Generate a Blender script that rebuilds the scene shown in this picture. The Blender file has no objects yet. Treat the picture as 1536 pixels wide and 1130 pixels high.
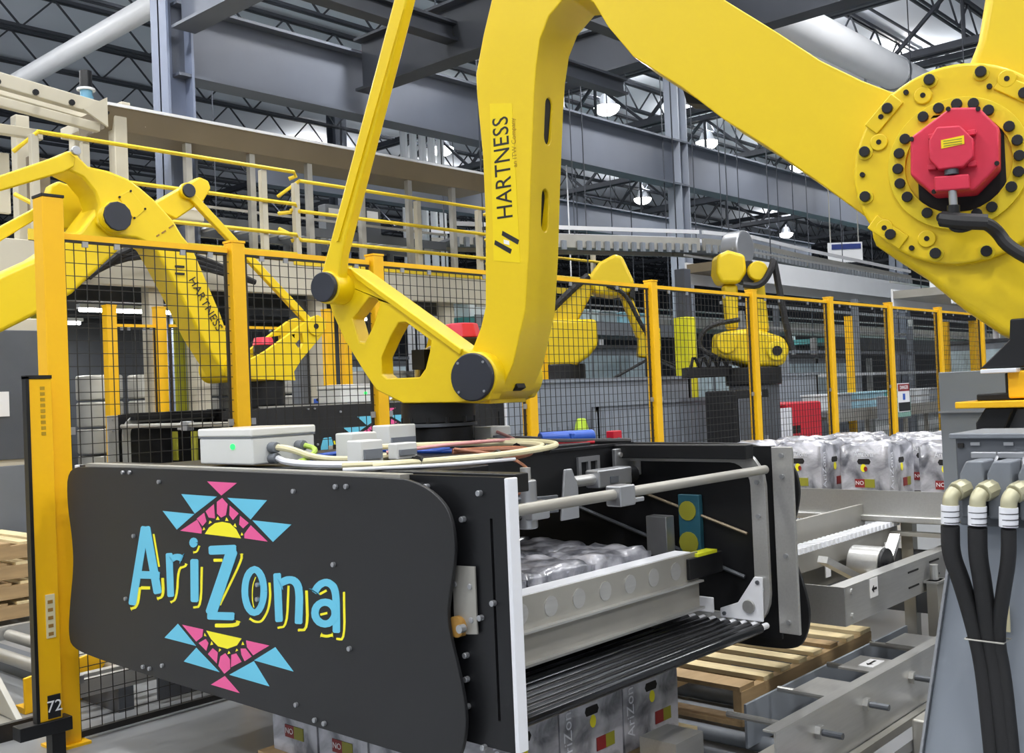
import bpy, math, random
from mathutils import Vector, Matrix
from mathutils.geometry import tessellate_polygon
random.seed(7)
SC=bpy.context.scene; COL=SC.collection
# ---------------------------------------------------------------- camera
AZ,PIT,ROL=math.radians(42.2),math.radians(1.03),math.radians(2.4)
f0=Vector((math.cos(AZ),math.sin(AZ),0)); r0=Vector((math.sin(AZ),-math.cos(AZ),0)); UP=Vector((0,0,1))
fw=f0*math.cos(PIT)+UP*math.sin(PIT); u0=UP*math.cos(PIT)-f0*math.sin(PIT)
rt=r0*math.cos(ROL)-u0*math.sin(ROL); upv=u0*math.cos(ROL)+r0*math.sin(ROL)
cd=bpy.data.cameras.new('camera'); cam=bpy.data.objects.new('camera',cd); COL.objects.link(cam)
mw=Matrix((rt,upv,-fw)).transposed().to_4x4(); mw.translation=Vector((0,0,1.5)); cam.matrix_world=mw
cd.sensor_fit='HORIZONTAL'; cd.sensor_width=36; cd.lens=36*1561/1536; cd.clip_end=300
SC.camera=cam
# ---------------------------------------------------------------- world, exposure
wd=bpy.data.worlds.new('world'); SC.world=wd; wd.use_nodes=True
bg=wd.node_tree.nodes['Background']; bg.inputs[0].default_value=(.86,.92,1,1); bg.inputs[1].default_value=.5
SC.view_settings.view_transform='Standard'; SC.view_settings.look='None'; SC.view_settings.gamma=1
SC.view_settings.use_curve_mapping=False; SC.view_settings.exposure=-0.08
SC.cycles.max_bounces=7; SC.cycles.diffuse_bounces=3; SC.cycles.glossy_bounces=3
LAMP_POWER=168; ROOF_FILL_POWER=150
# ---------------------------------------------------------------- materials
def lin(c): return tuple(((x/255)/12.92 if x/255<=.04045 else ((x/255+.055)/1.055)**2.4) for x in c)
MATS={}
def M(name,col,rough=.5,metal=0.,var=.12,scale=6.,bump=0.,coat=0.,stretch=None,detail=3,emit=None,alpha=None):
    if name in MATS: return MATS[name]
    m=bpy.data.materials.new(name); m.use_nodes=True; nt=m.node_tree; b=nt.nodes['Principled BSDF']
    c=lin(col); b.inputs['Base Color'].default_value=(*c,1); b.inputs['Roughness'].default_value=rough; b.inputs['Metallic'].default_value=metal
    if coat: b.inputs['Coat Weight'].default_value=coat; b.inputs['Coat Roughness'].default_value=.15
    if emit: b.inputs['Emission Color'].default_value=(*lin(emit[0]),1); b.inputs['Emission Strength'].default_value=emit[1]
    if var or bump:
        tc=nt.nodes.new('ShaderNodeTexCoord'); mp=nt.nodes.new('ShaderNodeMapping'); nz=nt.nodes.new('ShaderNodeTexNoise')
        nt.links.new(tc.outputs['Object'],mp.inputs[0]); nt.links.new(mp.outputs[0],nz.inputs[0])
        if stretch: mp.inputs['Scale'].default_value=stretch
        nz.inputs['Scale'].default_value=scale; nz.inputs['Detail'].default_value=detail
        if var:
            mx=nt.nodes.new('ShaderNodeMix'); mx.data_type='RGBA'
            mx.inputs[6].default_value=(*[x*(1-var) for x in c],1); mx.inputs[7].default_value=(*[min(1,x*(1+var)) for x in c],1)
            nt.links.new(nz.outputs[0],mx.inputs[0]); nt.links.new(mx.outputs[2],b.inputs['Base Color'])
        if bump:
            bp=nt.nodes.new('ShaderNodeBump'); bp.inputs['Strength'].default_value=bump; bp.inputs['Distance'].default_value=.02
            nt.links.new(nz.outputs[0],bp.inputs['Height']); nt.links.new(bp.outputs[0],b.inputs['Normal'])
    MATS[name]=m; return m
ROBOT=M('robot_yellow_paint',(226,194,0),.42,0,.05,1.5,coat=.15)
ROBOTF=M('robot_yellow_faded',(226,200,20),.5,0,.08,2)
DECALY=M('decal_yellow',(236,208,0),.4,0,.02)
FENCEY=M('fence_yellow_paint',(240,184,0),.46,0,.05,3,coat=.1)
BLACKP=M('black_panel_coating',(25,26,28),.5,0,.08,3)
BLACKM=M('black_anodised_metal',(22,23,26),.42,.2,.15,5)
RUBBER=M('black_rubber',(24,24,26),.6,0,.1)
CAPN=M('navy_black_cap',(32,36,46),.55,0,.05)
WIRE=M('black_wire_coating',(30,28,26),.5)
STEEL=M('brushed_stainless',(188,188,186),.34,.65,.12,9,stretch=(1,14,14))
STEELD=M('dull_stainless',(166,164,157),.45,.5,.2,4)
ALU=M('cast_aluminium',(172,174,178),.36,.75,.08)
WHITEP=M('white_plastic',(226,228,234),.4,0,.03)
BOXW=M('light_grey_enclosure',(214,216,214),.42,0,.03)
RED=M('motor_red_paint',(200,38,66),.45,0,.06,4)
REDB=M('machine_red_paint',(190,24,44),.4,0,.1)
GREYC=M('cabinet_grey_paint',(136,143,152),.5,0,.05,2)
GREYD=M('dark_grey_metal',(84,88,94),.5,.2,.1)
GREYM=M('mid_grey_plastic',(112,117,124),.5,0,.05)
BEAMG=M('slate_beam_paint',(92,98,110),.55,0,.16,1.2,detail=5)
BEAMD=M('dark_beam_paint',(62,66,74),.6,0,.15,1.5)
JOIST=M('joist_paint',(58,62,70),.6,0,.1)
DECK=M('roof_deck_paint',(206,212,222),.7,0,.1,.6)
BEIGE=M('beige_machine_paint',(196,190,172),.55,0,.08,2)
BEIGED=M('brown_tray_metal',(128,116,96),.5,.4,.15,2)
COLB=M('blue_grey_column_paint',(118,128,150),.55,0,.08,1.5)
CONC=M('polished_concrete',(140,143,146),.32,0,.16,1.2,detail=8)
WALLM=M('hall_wall_panel',(112,118,126),.7,0,.08,.5)
TEAL=M('teal_paint',(90,170,170),.45,0,.1)
PINK=M('logo_pink',(232,92,152),.45,0,.02)
BLUE=M('logo_blue',(104,196,226),.45,0,.02)
YEL=M('logo_yellow',(248,238,40),.45,0,.02)
OLIVE=M('olive_curtain',(150,150,24),.5,0,.15,8)
BLUEV=M('blue_hose_plastic',(40,84,180),.4,0,.05)
CREAM=M('cream_hose',(216,208,170),.5,0,.08,20)
COPPER=M('brown_hose',(150,96,70),.5,0,.08)
GREENB=M('green_belt',(36,70,54),.4,0,.1)
BROWN=M('brown_roller',(150,112,50),.5,0,.12)
RUST=M('rust_primer',(120,48,36),.6,0,.25,6)
PIPEW=M('white_duct_metal',(232,234,238),.35,.0,.05,3)
BRASS=M('brass_gland',(178,174,146),.4,.35,.1)
WHITEL=M('lamp_lens',(255,255,255),.3,0,0,emit=((255,252,245),14))
GREENL=M('green_led',(40,220,90),.4,0,0,emit=((40,230,100),1.6))
AMBER=M('amber_lamp',(255,180,60),.4,0,0,emit=((255,170,60),4))
SKYL=M('lit_screen',(200,220,235),.4,0,.3,20,emit=((190,215,235),.5))
DARKR=M('dark_recess',(16,14,14),.8,0,0)
LABELW=M('white_label',(236,236,238),.5,0,0)
INK=M('black_ink',(20,20,24),.5,0,0)
INKR=M('red_ink',(132,34,36),.5,0,0)
INKO=M('olive_ink',(140,138,40),.5,0,0)
SILK=M('pale_ink',(226,228,236),.5,0,0)
FAINT=M('faint_ink',(166,132,14),.5,0,0)
CLEARL=M('translucent_lid',(226,226,222),.25,0,.02,coat=.3)
RAILY=M('railing_yellow',(232,200,44),.45,0,.06,3)
HELM=M('hi_vis_green',(190,220,60),.5,0,.05)
# wood: light pine with grain along the local Y axis
def wood(name,col,sc):
    m=M(name,col,.65,0,.28,3.5,.15,stretch=sc,detail=6); return m
WOOD=wood('pale_pine',(236,212,166),(10,1.2,10)); WOODD=wood('weathered_pine',(176,148,108),(1.2,10,10))
# printed shrink wrap: grey marbled print under a glossy film
def wrap():
    m=bpy.data.materials.new('marbled_shrink_wrap'); m.use_nodes=True; nt=m.node_tree; b=nt.nodes['Principled BSDF']
    tc=nt.nodes.new('ShaderNodeTexCoord'); nz=nt.nodes.new('ShaderNodeTexNoise'); nz.inputs['Scale'].default_value=9; nz.inputs['Detail'].default_value=7; nz.inputs['Distortion'].default_value=.6
    cr=nt.nodes.new('ShaderNodeValToRGB'); e=cr.color_ramp.elements
    e[0].position=.36; e[0].color=(.09,.095,.115,1); e[1].position=.62; e[1].color=(.52,.52,.57,1)
    nt.links.new(tc.outputs['Object'],nz.inputs[0]); nt.links.new(nz.outputs[0],cr.inputs[0]); nt.links.new(cr.outputs[0],b.inputs['Base Color'])
    b.inputs['Roughness'].default_value=.28; b.inputs['Coat Weight'].default_value=.6; b.inputs['Coat Roughness'].default_value=.12; b.inputs['Metallic'].default_value=.1
    n2=nt.nodes.new('ShaderNodeTexNoise'); n2.inputs['Scale'].default_value=26; bp=nt.nodes.new('ShaderNodeBump'); bp.inputs['Strength'].default_value=.35; bp.inputs['Distance'].default_value=.01
    nt.links.new(tc.outputs['Object'],n2.inputs[0]); nt.links.new(n2.outputs[0],bp.inputs['Height']); nt.links.new(bp.outputs[0],b.inputs['Normal']); return m
WRAP=wrap()
# ---------------------------------------------------------------- mesh helpers
ORG={}
class MB:
    def __init__(s): s.v=[]; s.f=[]
    def add(s,vs,fs):
        n=len(s.v); s.v+=[Vector(v) for v in vs]; s.f+=[tuple(n+i for i in q) for q in fs]; return s
    def box(s,x0,x1,y0,y1,z0,z1):
        return s.add([(x0,y0,z0),(x1,y0,z0),(x1,y1,z0),(x0,y1,z0),(x0,y0,z1),(x1,y0,z1),(x1,y1,z1),(x0,y1,z1)],
            [(0,3,2,1),(4,5,6,7),(0,1,5,4),(1,2,6,5),(2,3,7,6),(3,0,4,7)])
    def bar(s,p0,p1,w,h):
        p0,p1=Vector(p0),Vector(p1); t=(p1-p0).normalized(); a=t.cross(UP)
        if a.length<.01: a=Vector((1,0,0))
        a.normalize(); b=a.cross(t).normalized(); vs=[]
        for p in (p0,p1):
            for i,j in ((-1,-1),(1,-1),(1,1),(-1,1)): vs.append(p+a*(i*w/2)+b*(j*h/2))
        return s.add(vs,[(0,1,2,3),(7,6,5,4),(0,4,5,1),(1,5,6,2),(2,6,7,3),(3,7,4,0)])
    def cyl(s,p0,p1,r,n=16,r1=None):
        p0,p1=Vector(p0),Vector(p1); t=(p1-p0).normalized(); a=t.cross(UP)
        if a.length<.01: a=Vector((1,0,0))
        a.normalize(); b=a.cross(t); r1=r if r1 is None else r1; vs=[]
        for p,q in ((p0,r),(p1,r1)):
            for i in range(n):
                g=2*math.pi*i/n; vs.append(p+a*(q*math.cos(g))+b*(q*math.sin(g)))
        return s.add(vs,[(i,(i+1)%n,n+(i+1)%n,n+i) for i in range(n)]+[tuple(range(n-1,-1,-1)),tuple(range(n,2*n))])
    def tube(s,pts,r,n=8,sm=0):
        P=[Vector(p) for p in pts]
        for _ in range(sm):
            Q=[P[0]]
            for i in range(len(P)-1): Q+=[P[i].lerp(P[i+1],.25),P[i].lerp(P[i+1],.75)]
            P=Q+[P[-1]]
        vs=[]; a=None
        for i,p in enumerate(P):
            t=(P[min(i+1,len(P)-1)]-P[max(i-1,0)]).normalized()
            if a is None: a=t.cross(UP) if t.cross(UP).length>.05 else Vector((1,0,0))
            a=(a-t*a.dot(t)).normalized(); b=t.cross(a)
            for k in range(n):
                g=2*math.pi*k/n; vs.append(p+a*(r*math.cos(g))+b*(r*math.sin(g)))
        fs=[(i*n+k,i*n+(k+1)%n,(i+1)*n+(k+1)%n,(i+1)*n+k) for i in range(len(P)-1) for k in range(n)]
        fs+=[tuple(range(n-1,-1,-1)),tuple(range((len(P)-1)*n,len(P)*n))]
        return s.add(vs,fs)
    def prism(s,outer,fn,w0,w1,holes=()):
        rings=[outer]+list(holes); flat=[p for r in rings for p in r]; N=len(flat)
        tri=tessellate_polygon([[Vector((p[0],p[1],0)) for p in r] for r in rings])
        vs=[fn(p[0],p[1],w0) for p in flat]+[fn(p[0],p[1],w1) for p in flat]
        area=sum(outer[i][0]*outer[(i+1)%len(outer)][1]-outer[(i+1)%len(outer)][0]*outer[i][1] for i in range(len(outer)))
        fs=[]
        if not holes:
            n=len(outer); fs=[tuple(range(n)),tuple(range(2*n-1,n-1,-1))]
        else:
            for t in tri: fs+= [tuple(t),tuple(N+i for i in reversed(t))]
        o=0
        for r in rings:
            n=len(r)
            for i in range(n): fs.append((o+i,o+(i+1)%n,N+o+(i+1)%n,N+o+i))
            o+=n
        return s.add(vs,fs)
    def build(s,name,mat,parent=None,bevel=0,seg=2,smooth=None,ang=35,kind=None,label=None,cat=None,group=None):
        org=ORG[parent] if parent is not None else None
        if org is None:
            xs=[v.x for v in s.v]; ys=[v.y for v in s.v]; zs=[v.z for v in s.v]
            org=Vector(((min(xs)+max(xs))/2,(min(ys)+max(ys))/2,min(zs)))
        me=bpy.data.meshes.new(name); me.from_pydata([tuple(v-org) for v in s.v],[],s.f); me.validate()
        import bmesh
        bm=bmesh.new(); bm.from_mesh(me); bmesh.ops.recalc_face_normals(bm,faces=bm.faces); bm.to_mesh(me); bm.free()
        me.materials.append(mat)
        if smooth is None: smooth=bevel>0
        if smooth: me.shade_smooth(); me.set_sharp_from_angle(angle=math.radians(ang))
        return link(name,me,parent,org,bevel,seg,kind,label,cat,group)
def link(name,me,parent,org,bevel=0,seg=2,kind=None,label=None,cat=None,group=None):
    o=bpy.data.objects.new(name,me); COL.objects.link(o)
    if parent is not None: o.parent=parent
    else: o.location=org
    ORG[o]=org
    if bevel:
        md=o.modifiers.new('edge','BEVEL'); md.width=bevel; md.segments=seg; md.limit_method='ANGLE'; md.angle_limit=math.radians(40); md.harden_normals=True
    for k,v in (('kind',kind),('label',label),('category',cat),('group',group)):
        if v: o[k]=v
    return o
def thing(name,label,cat,loc,group=None,kind=None):
    o=bpy.data.objects.new(name,None); COL.objects.link(o); o.location=loc; ORG[o]=Vector(loc)
    o.empty_display_size=.2; o['label']=label; o['category']=cat
    if group: o['group']=group
    if kind: o['kind']=kind
    return o
KIDS={}
def tree(o): return [c for c in bpy.data.objects if c.parent==o]
def copy_tree(o,parent=None,kids=None):
    if kids is None:
        kids={}
        for c in bpy.data.objects:
            if c.parent: kids.setdefault(c.parent.name,[]).append(c)
    c=o.copy(); COL.objects.link(c); ORG[c]=ORG[o]
    if parent is not None: c.parent=parent
    for ch in kids.get(o.name,[]): copy_tree(ch,c,kids)
    return c
def text(name,body,size,mat,parent,mtx,ext=.0008,space=1.0,bold=0,xs=1):
    cu=bpy.data.curves.new('lettering','FONT'); cu.body=body; cu.size=size; cu.extrude=ext; cu.align_x='CENTER'; cu.align_y='CENTER'; cu.space_character=space; cu.offset=bold; cu.resolution_u=3
    t=bpy.data.objects.new('lettering',cu); COL.objects.link(t)
    dg=bpy.context.evaluated_depsgraph_get(); me=bpy.data.meshes.new_from_object(t.evaluated_get(dg)); bpy.data.objects.remove(t); bpy.data.curves.remove(cu)
    me.name=name
    me.transform(Matrix.Diagonal((xs,1,1,1))); me.transform(mtx)
    org=ORG[parent]; me.transform(Matrix.Translation(-org)); me.materials.clear(); me.materials.append(mat)
    return link(name,me,parent,org)
def frame(o,x,y):   # text matrix: origin, x axis, y axis
    x=Vector(x).normalized(); y=Vector(y).normalized(); z=x.cross(y)
    m=Matrix((x,y,z)).transposed().to_4x4(); m.translation=Vector(o); return m
fx=lambda a,b,w: Vector((w,a,b))      # outline in (y,z), thickness along x
fy=lambda a,b,w: Vector((a,w,b))      # outline in (x,z), thickness along y
fz=lambda a,b,w: Vector((a,b,w))
def circ(cx,cy,r,n=20,ry=None): return [(cx+r*math.cos(2*math.pi*i/n),cy+(ry or r)*math.sin(2*math.pi*i/n)) for i in range(n)]
def ibeam(mb,p0,p1,w,h,t=.02):
    p0,p1=Vector(p0),Vector(p1); d=Vector((0,0,1))
    mb.bar(p0+d*(h/2-t/2),p1+d*(h/2-t/2),w,t); mb.bar(p0-d*(h/2-t/2),p1-d*(h/2-t/2),w,t); mb.bar(p0,p1,t,h-2*t); return mb
G={}
G['goose']=[(0.398,3.021),(0.356,2.896),(0.316,2.75),(0.316,2.672),(0.331,2.426),(0.331,2.18),(0.315,1.844),(0.291,1.768),(0.248,1.683),(0.219,1.593),(0.231,1.515),(0.304,1.486),(0.37,1.515),(0.427,1.622),(0.488,1.823),(0.512,2.033),(0.534,2.311),(0.563,2.629),(0.576,2.73),(0.598,2.832),(0.638,2.909),(0.715,2.972),(0.769,2.965),(0.82,2.92),(0.873,2.821),(0.963,2.696),(1.143,2.549),(1.28,2.419),(1.422,2.305),(1.575,2.172),(1.737,2.025),(1.814,1.922),(1.969,1.864),(2.123,1.951),(2.154,2.232),(2.013,2.42),(1.832,2.414),(1.743,2.467),(1.618,2.555),(1.486,2.672),(1.308,2.823),(1.109,3.08),(0.941,3.266),(0.76,3.351),(0.592,3.307),(0.473,3.197)]
G['elbow_c']=[(2.018,2.145),(2.032,2.448),(1.717,2.179),(2.009,2.195)]
G['motor']=[(2.015,2.293),(2.092,2.281),(2.142,2.214),(2.137,2.103),(2.07,2.04),(1.955,2.046),(1.896,2.109),(1.901,2.222)]
G['motor_in']=[(1.98,2.232),(2.043,2.226),(2.076,2.182),(2.074,2.13),(2.046,2.105),(1.98,2.105),(1.954,2.142),(1.957,2.196)]
G['bolts_out']=[(1.952,2.411),(2.096,2.409),(1.827,2.344),(1.753,2.219),(1.748,2.078),(1.818,1.951),(1.945,1.879),(2.087,1.871),(2.209,2.325)]
G['bolts_small']=[(1.883,2.386),(1.931,2.368),(1.806,2.322),(1.796,2.244),(1.742,2.149),(1.8,1.974),(1.877,1.903),(1.922,1.927),(2.117,2.363),(2.165,2.377)]
G['bolts_in']=[(2.026,2.322),(2.072,2.316),(2.112,2.289),(2.165,2.232),(2.185,2.188),(2.188,2.142),(2.184,2.095),(2.163,2.053),(2.108,2),(2.066,1.985),(1.969,1.984),(1.928,2.004),(1.873,2.06),(1.854,2.104),(1.85,2.15),(1.856,2.197),(1.875,2.239),(1.93,2.299),(1.975,2.318)]
G['lower_arm']=[(1.746,1.985),(1.764,1.928),(1.816,1.883),(1.91,1.808),(2.013,1.703),(2.113,1.62),(2.175,1.59),(2.349,1.493),(2.459,1.734),(2.336,1.937),(2.239,2.086),(2.025,2.136)]
G['upper_link']=[(2.122,2.698),(2.088,2.528),(2.053,2.446),(2.029,2.286),(2.244,2.211),(2.36,2.467),(2.337,2.708),(2.201,2.821)]
G['bracket']=[(-0.274,2.047),(-0.221,2.017),(0.022,1.845),(0.25,1.684),(0.359,1.625),(0.384,1.548),(0.352,1.486),(0.22,1.48),(-0.039,1.486),(-0.165,1.544),(-0.221,1.619),(-0.315,1.758),(-0.37,1.871),(-0.391,1.939),(-0.364,2.011),(-0.321,2.043)]
G['br_hole1']=[(-0.043,1.807),(-0.005,1.804),(0.104,1.726),(0.096,1.683),(0.074,1.619),(0.044,1.586),(-0.108,1.587),(-0.133,1.605),(-0.133,1.674),(-0.084,1.754)]
G['br_hole2']=[(-0.267,1.839),(-0.18,1.919),(-0.147,1.911),(-0.129,1.888),(-0.169,1.8),(-0.212,1.735),(-0.238,1.742)]
G['rodend']=[(-0.317,1.963),(-0.314,2.025),(0.085,3.035),(0.231,3.41)]
G['wpivot']=[(0.292,1.575),(0.297,1.666)]
G['wmotor']=[(0.105,1.807),(0.031,1.794),(0.167,1.784),(0.058,1.683),(0.202,1.674)]
G['slots']=[(0.542,2.614),(0.527,2.496),(0.499,2.264),(0.482,2.161)]
G['hart']=[(0.427,2.166),(0.423,2.573),(0.362,2.64),(0.474,2.608),(0.484,1.99),(0.346,2.003)]
G['hlogo']=[(0.405,2.13),(0.475,2.087),(0.468,2.07),(0.401,2.113),(0.371,2.098),(0.442,2.055),(0.435,2.038),(0.367,2.081)]
G['cable']=[(2.015,2.045),(2.013,1.996),(2.007,1.961),(2.055,1.952),(2.099,1.937),(2.124,1.915),(2.148,1.869),(2.23,1.809)]
G['r2arm']=[(3.009,3.117),(3.033,3.176),(3.081,3.2),(3.128,3.172),(3.197,3.112),(3.338,3.1),(3.472,3.064),(3.561,3.012),(3.671,2.933),(3.796,2.812),(3.859,2.715),(3.934,2.636),(4.016,2.453),(4.144,2.167),(4.207,1.985),(4.236,1.744),(4.158,1.716),(4.107,1.803),(3.976,1.997),(3.836,2.27),(3.713,2.49),(3.634,2.622),(3.514,2.663),(3.327,2.673),(3.242,2.736),(3.256,2.874),(3.232,2.946),(3.154,3.032),(3.063,3.064)]
G['r2low']=[(2.318,2.242),(2.627,2.371),(2.874,2.499),(3.139,2.692),(3.28,2.881),(3.42,2.896),(3.492,2.791),(3.443,2.616),(3.08,2.276),(2.82,2.118),(2.615,2.01),(2.306,1.828)]
G['r2link']=[(2.308,2.822),(2.614,2.967),(2.983,3.142),(3.04,3.18),(3.091,3.145),(3.08,3.083),(3.014,3.04),(2.611,2.869),(2.305,2.719)]
G['r2back']=[(3.085,2.976),(3.105,3.032),(3.161,3.071),(3.224,3.056),(3.465,2.959),(3.457,2.748),(3.177,2.746),(3.092,2.896)]
G['r2strut']=[(2.533,2.499),(2.784,2.733),(3.047,2.9),(3.091,2.873),(3.045,2.824),(2.781,2.637),(2.531,2.414)]
G['r2lever']=[(3.715,2.922),(3.767,2.97),(4.051,3.147),(4.118,3.19),(4.189,3.169),(4.208,3.113),(4.144,3.016),(3.918,2.857)]
G['r2br']=[(4.374,1.7),(4.38,1.838),(4.534,1.907),(4.738,2.03),(4.956,2.169),(5.028,2.192),(5.098,2.157),(5.101,2.094),(5.052,2.025),(4.853,1.841),(4.78,1.75),(4.789,1.683)]
G['r2brh']=[(4.799,2.037),(4.869,2.048),(4.878,1.971),(4.844,1.914),(4.796,1.97)]
G['r2pts']=[(3.356,2.79),(3.086,3.184),(4.002,3.068),(4.992,2.102),(3.881,2.417),(4.094,2.055),(3.016,2.92),(4.614,1.978),(4.594,1.792)]
G['logo']={'pink':[[(3.369,1.234),(3.177,1.233),(3.279,1.186)],[(3.447,1.091),(3.567,1.044),(3.42,1.042),(3.417,1.058)],[(3.397,1.119),(3.449,1.095),(3.411,1.07),(3.384,1.088)],[(3.33,1.153),(3.386,1.125),(3.367,1.103),(3.326,1.102)],[(3.275,1.177),(3.309,1.162),(3.312,1.12),(3.285,1.107),(3.254,1.117),(3.241,1.156)],[(3.227,1.151),(3.232,1.118),(3.21,1.102),(3.174,1.126)],[(3.165,1.118),(3.172,1.088),(3.149,1.076),(3.114,1.096)],[(3.102,1.089),(3.142,1.057),(3.143,1.042),(3.006,1.039)],[(3.3,0.541),(3.209,0.495),(3.393,0.496)],[(3.578,0.691),(3.432,0.691),(3.441,0.663),(3.483,0.64)],[(3.467,0.637),(3.418,0.658),(3.4,0.645),(3.416,0.615)],[(3.406,0.605),(3.373,0.63),(3.34,0.619),(3.349,0.579)],[(3.339,0.572),(3.323,0.608),(3.292,0.623),(3.263,0.605),(3.263,0.572),(3.302,0.549)],[(3.258,0.578),(3.252,0.623),(3.222,0.632),(3.19,0.607)],[(3.192,0.653),(3.188,0.632),(3.17,0.612),(3.126,0.634),(3.162,0.657)],[(3.156,0.686),(3.018,0.686),(3.116,0.64),(3.152,0.663)]],'blue':[[(3.55,1.182),(3.308,1.181),(3.461,1.113)],[(3.691,1.113),(3.465,1.111),(3.592,1.047)],[(3.24,1.179),(3,1.179),(3.101,1.109)],[(3.091,1.107),(2.866,1.104),(2.974,1.04)],[(3.609,0.691),(3.487,0.624),(3.711,0.626)],[(3.485,0.617),(3.334,0.55),(3.576,0.554)],[(3.27,0.55),(3.114,0.62),(3.027,0.547)],[(3.112,0.623),(2.984,0.685),(2.886,0.618)]],'yellow':[[(3.397,1.042),(3.369,1.066),(3.327,1.085),(3.281,1.092),(3.231,1.089),(3.193,1.07),(3.165,1.04)],[(3.307,1.11),(3.321,1.097),(3.297,1.098)],[(3.252,1.109),(3.26,1.096),(3.24,1.097)],[(3.362,1.092),(3.369,1.079),(3.347,1.087)],[(3.198,1.091),(3.209,1.081),(3.19,1.077)],[(3.403,1.066),(3.412,1.054),(3.394,1.058)],[(3.159,1.061),(3.165,1.05),(3.15,1.052)],[(3.411,0.689),(3.184,0.689),(3.215,0.661),(3.276,0.641),(3.336,0.642),(3.381,0.662)],[(3.424,0.679),(3.412,0.668),(3.428,0.668)],[(3.379,0.655),(3.388,0.639),(3.369,0.644)],[(3.329,0.635),(3.333,0.622),(3.317,0.632)],[(3.268,0.634),(3.277,0.622),(3.259,0.627)],[(3.218,0.649),(3.225,0.638),(3.209,0.644)],[(3.178,0.679),(3.186,0.666),(3.17,0.669)]]}
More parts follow.
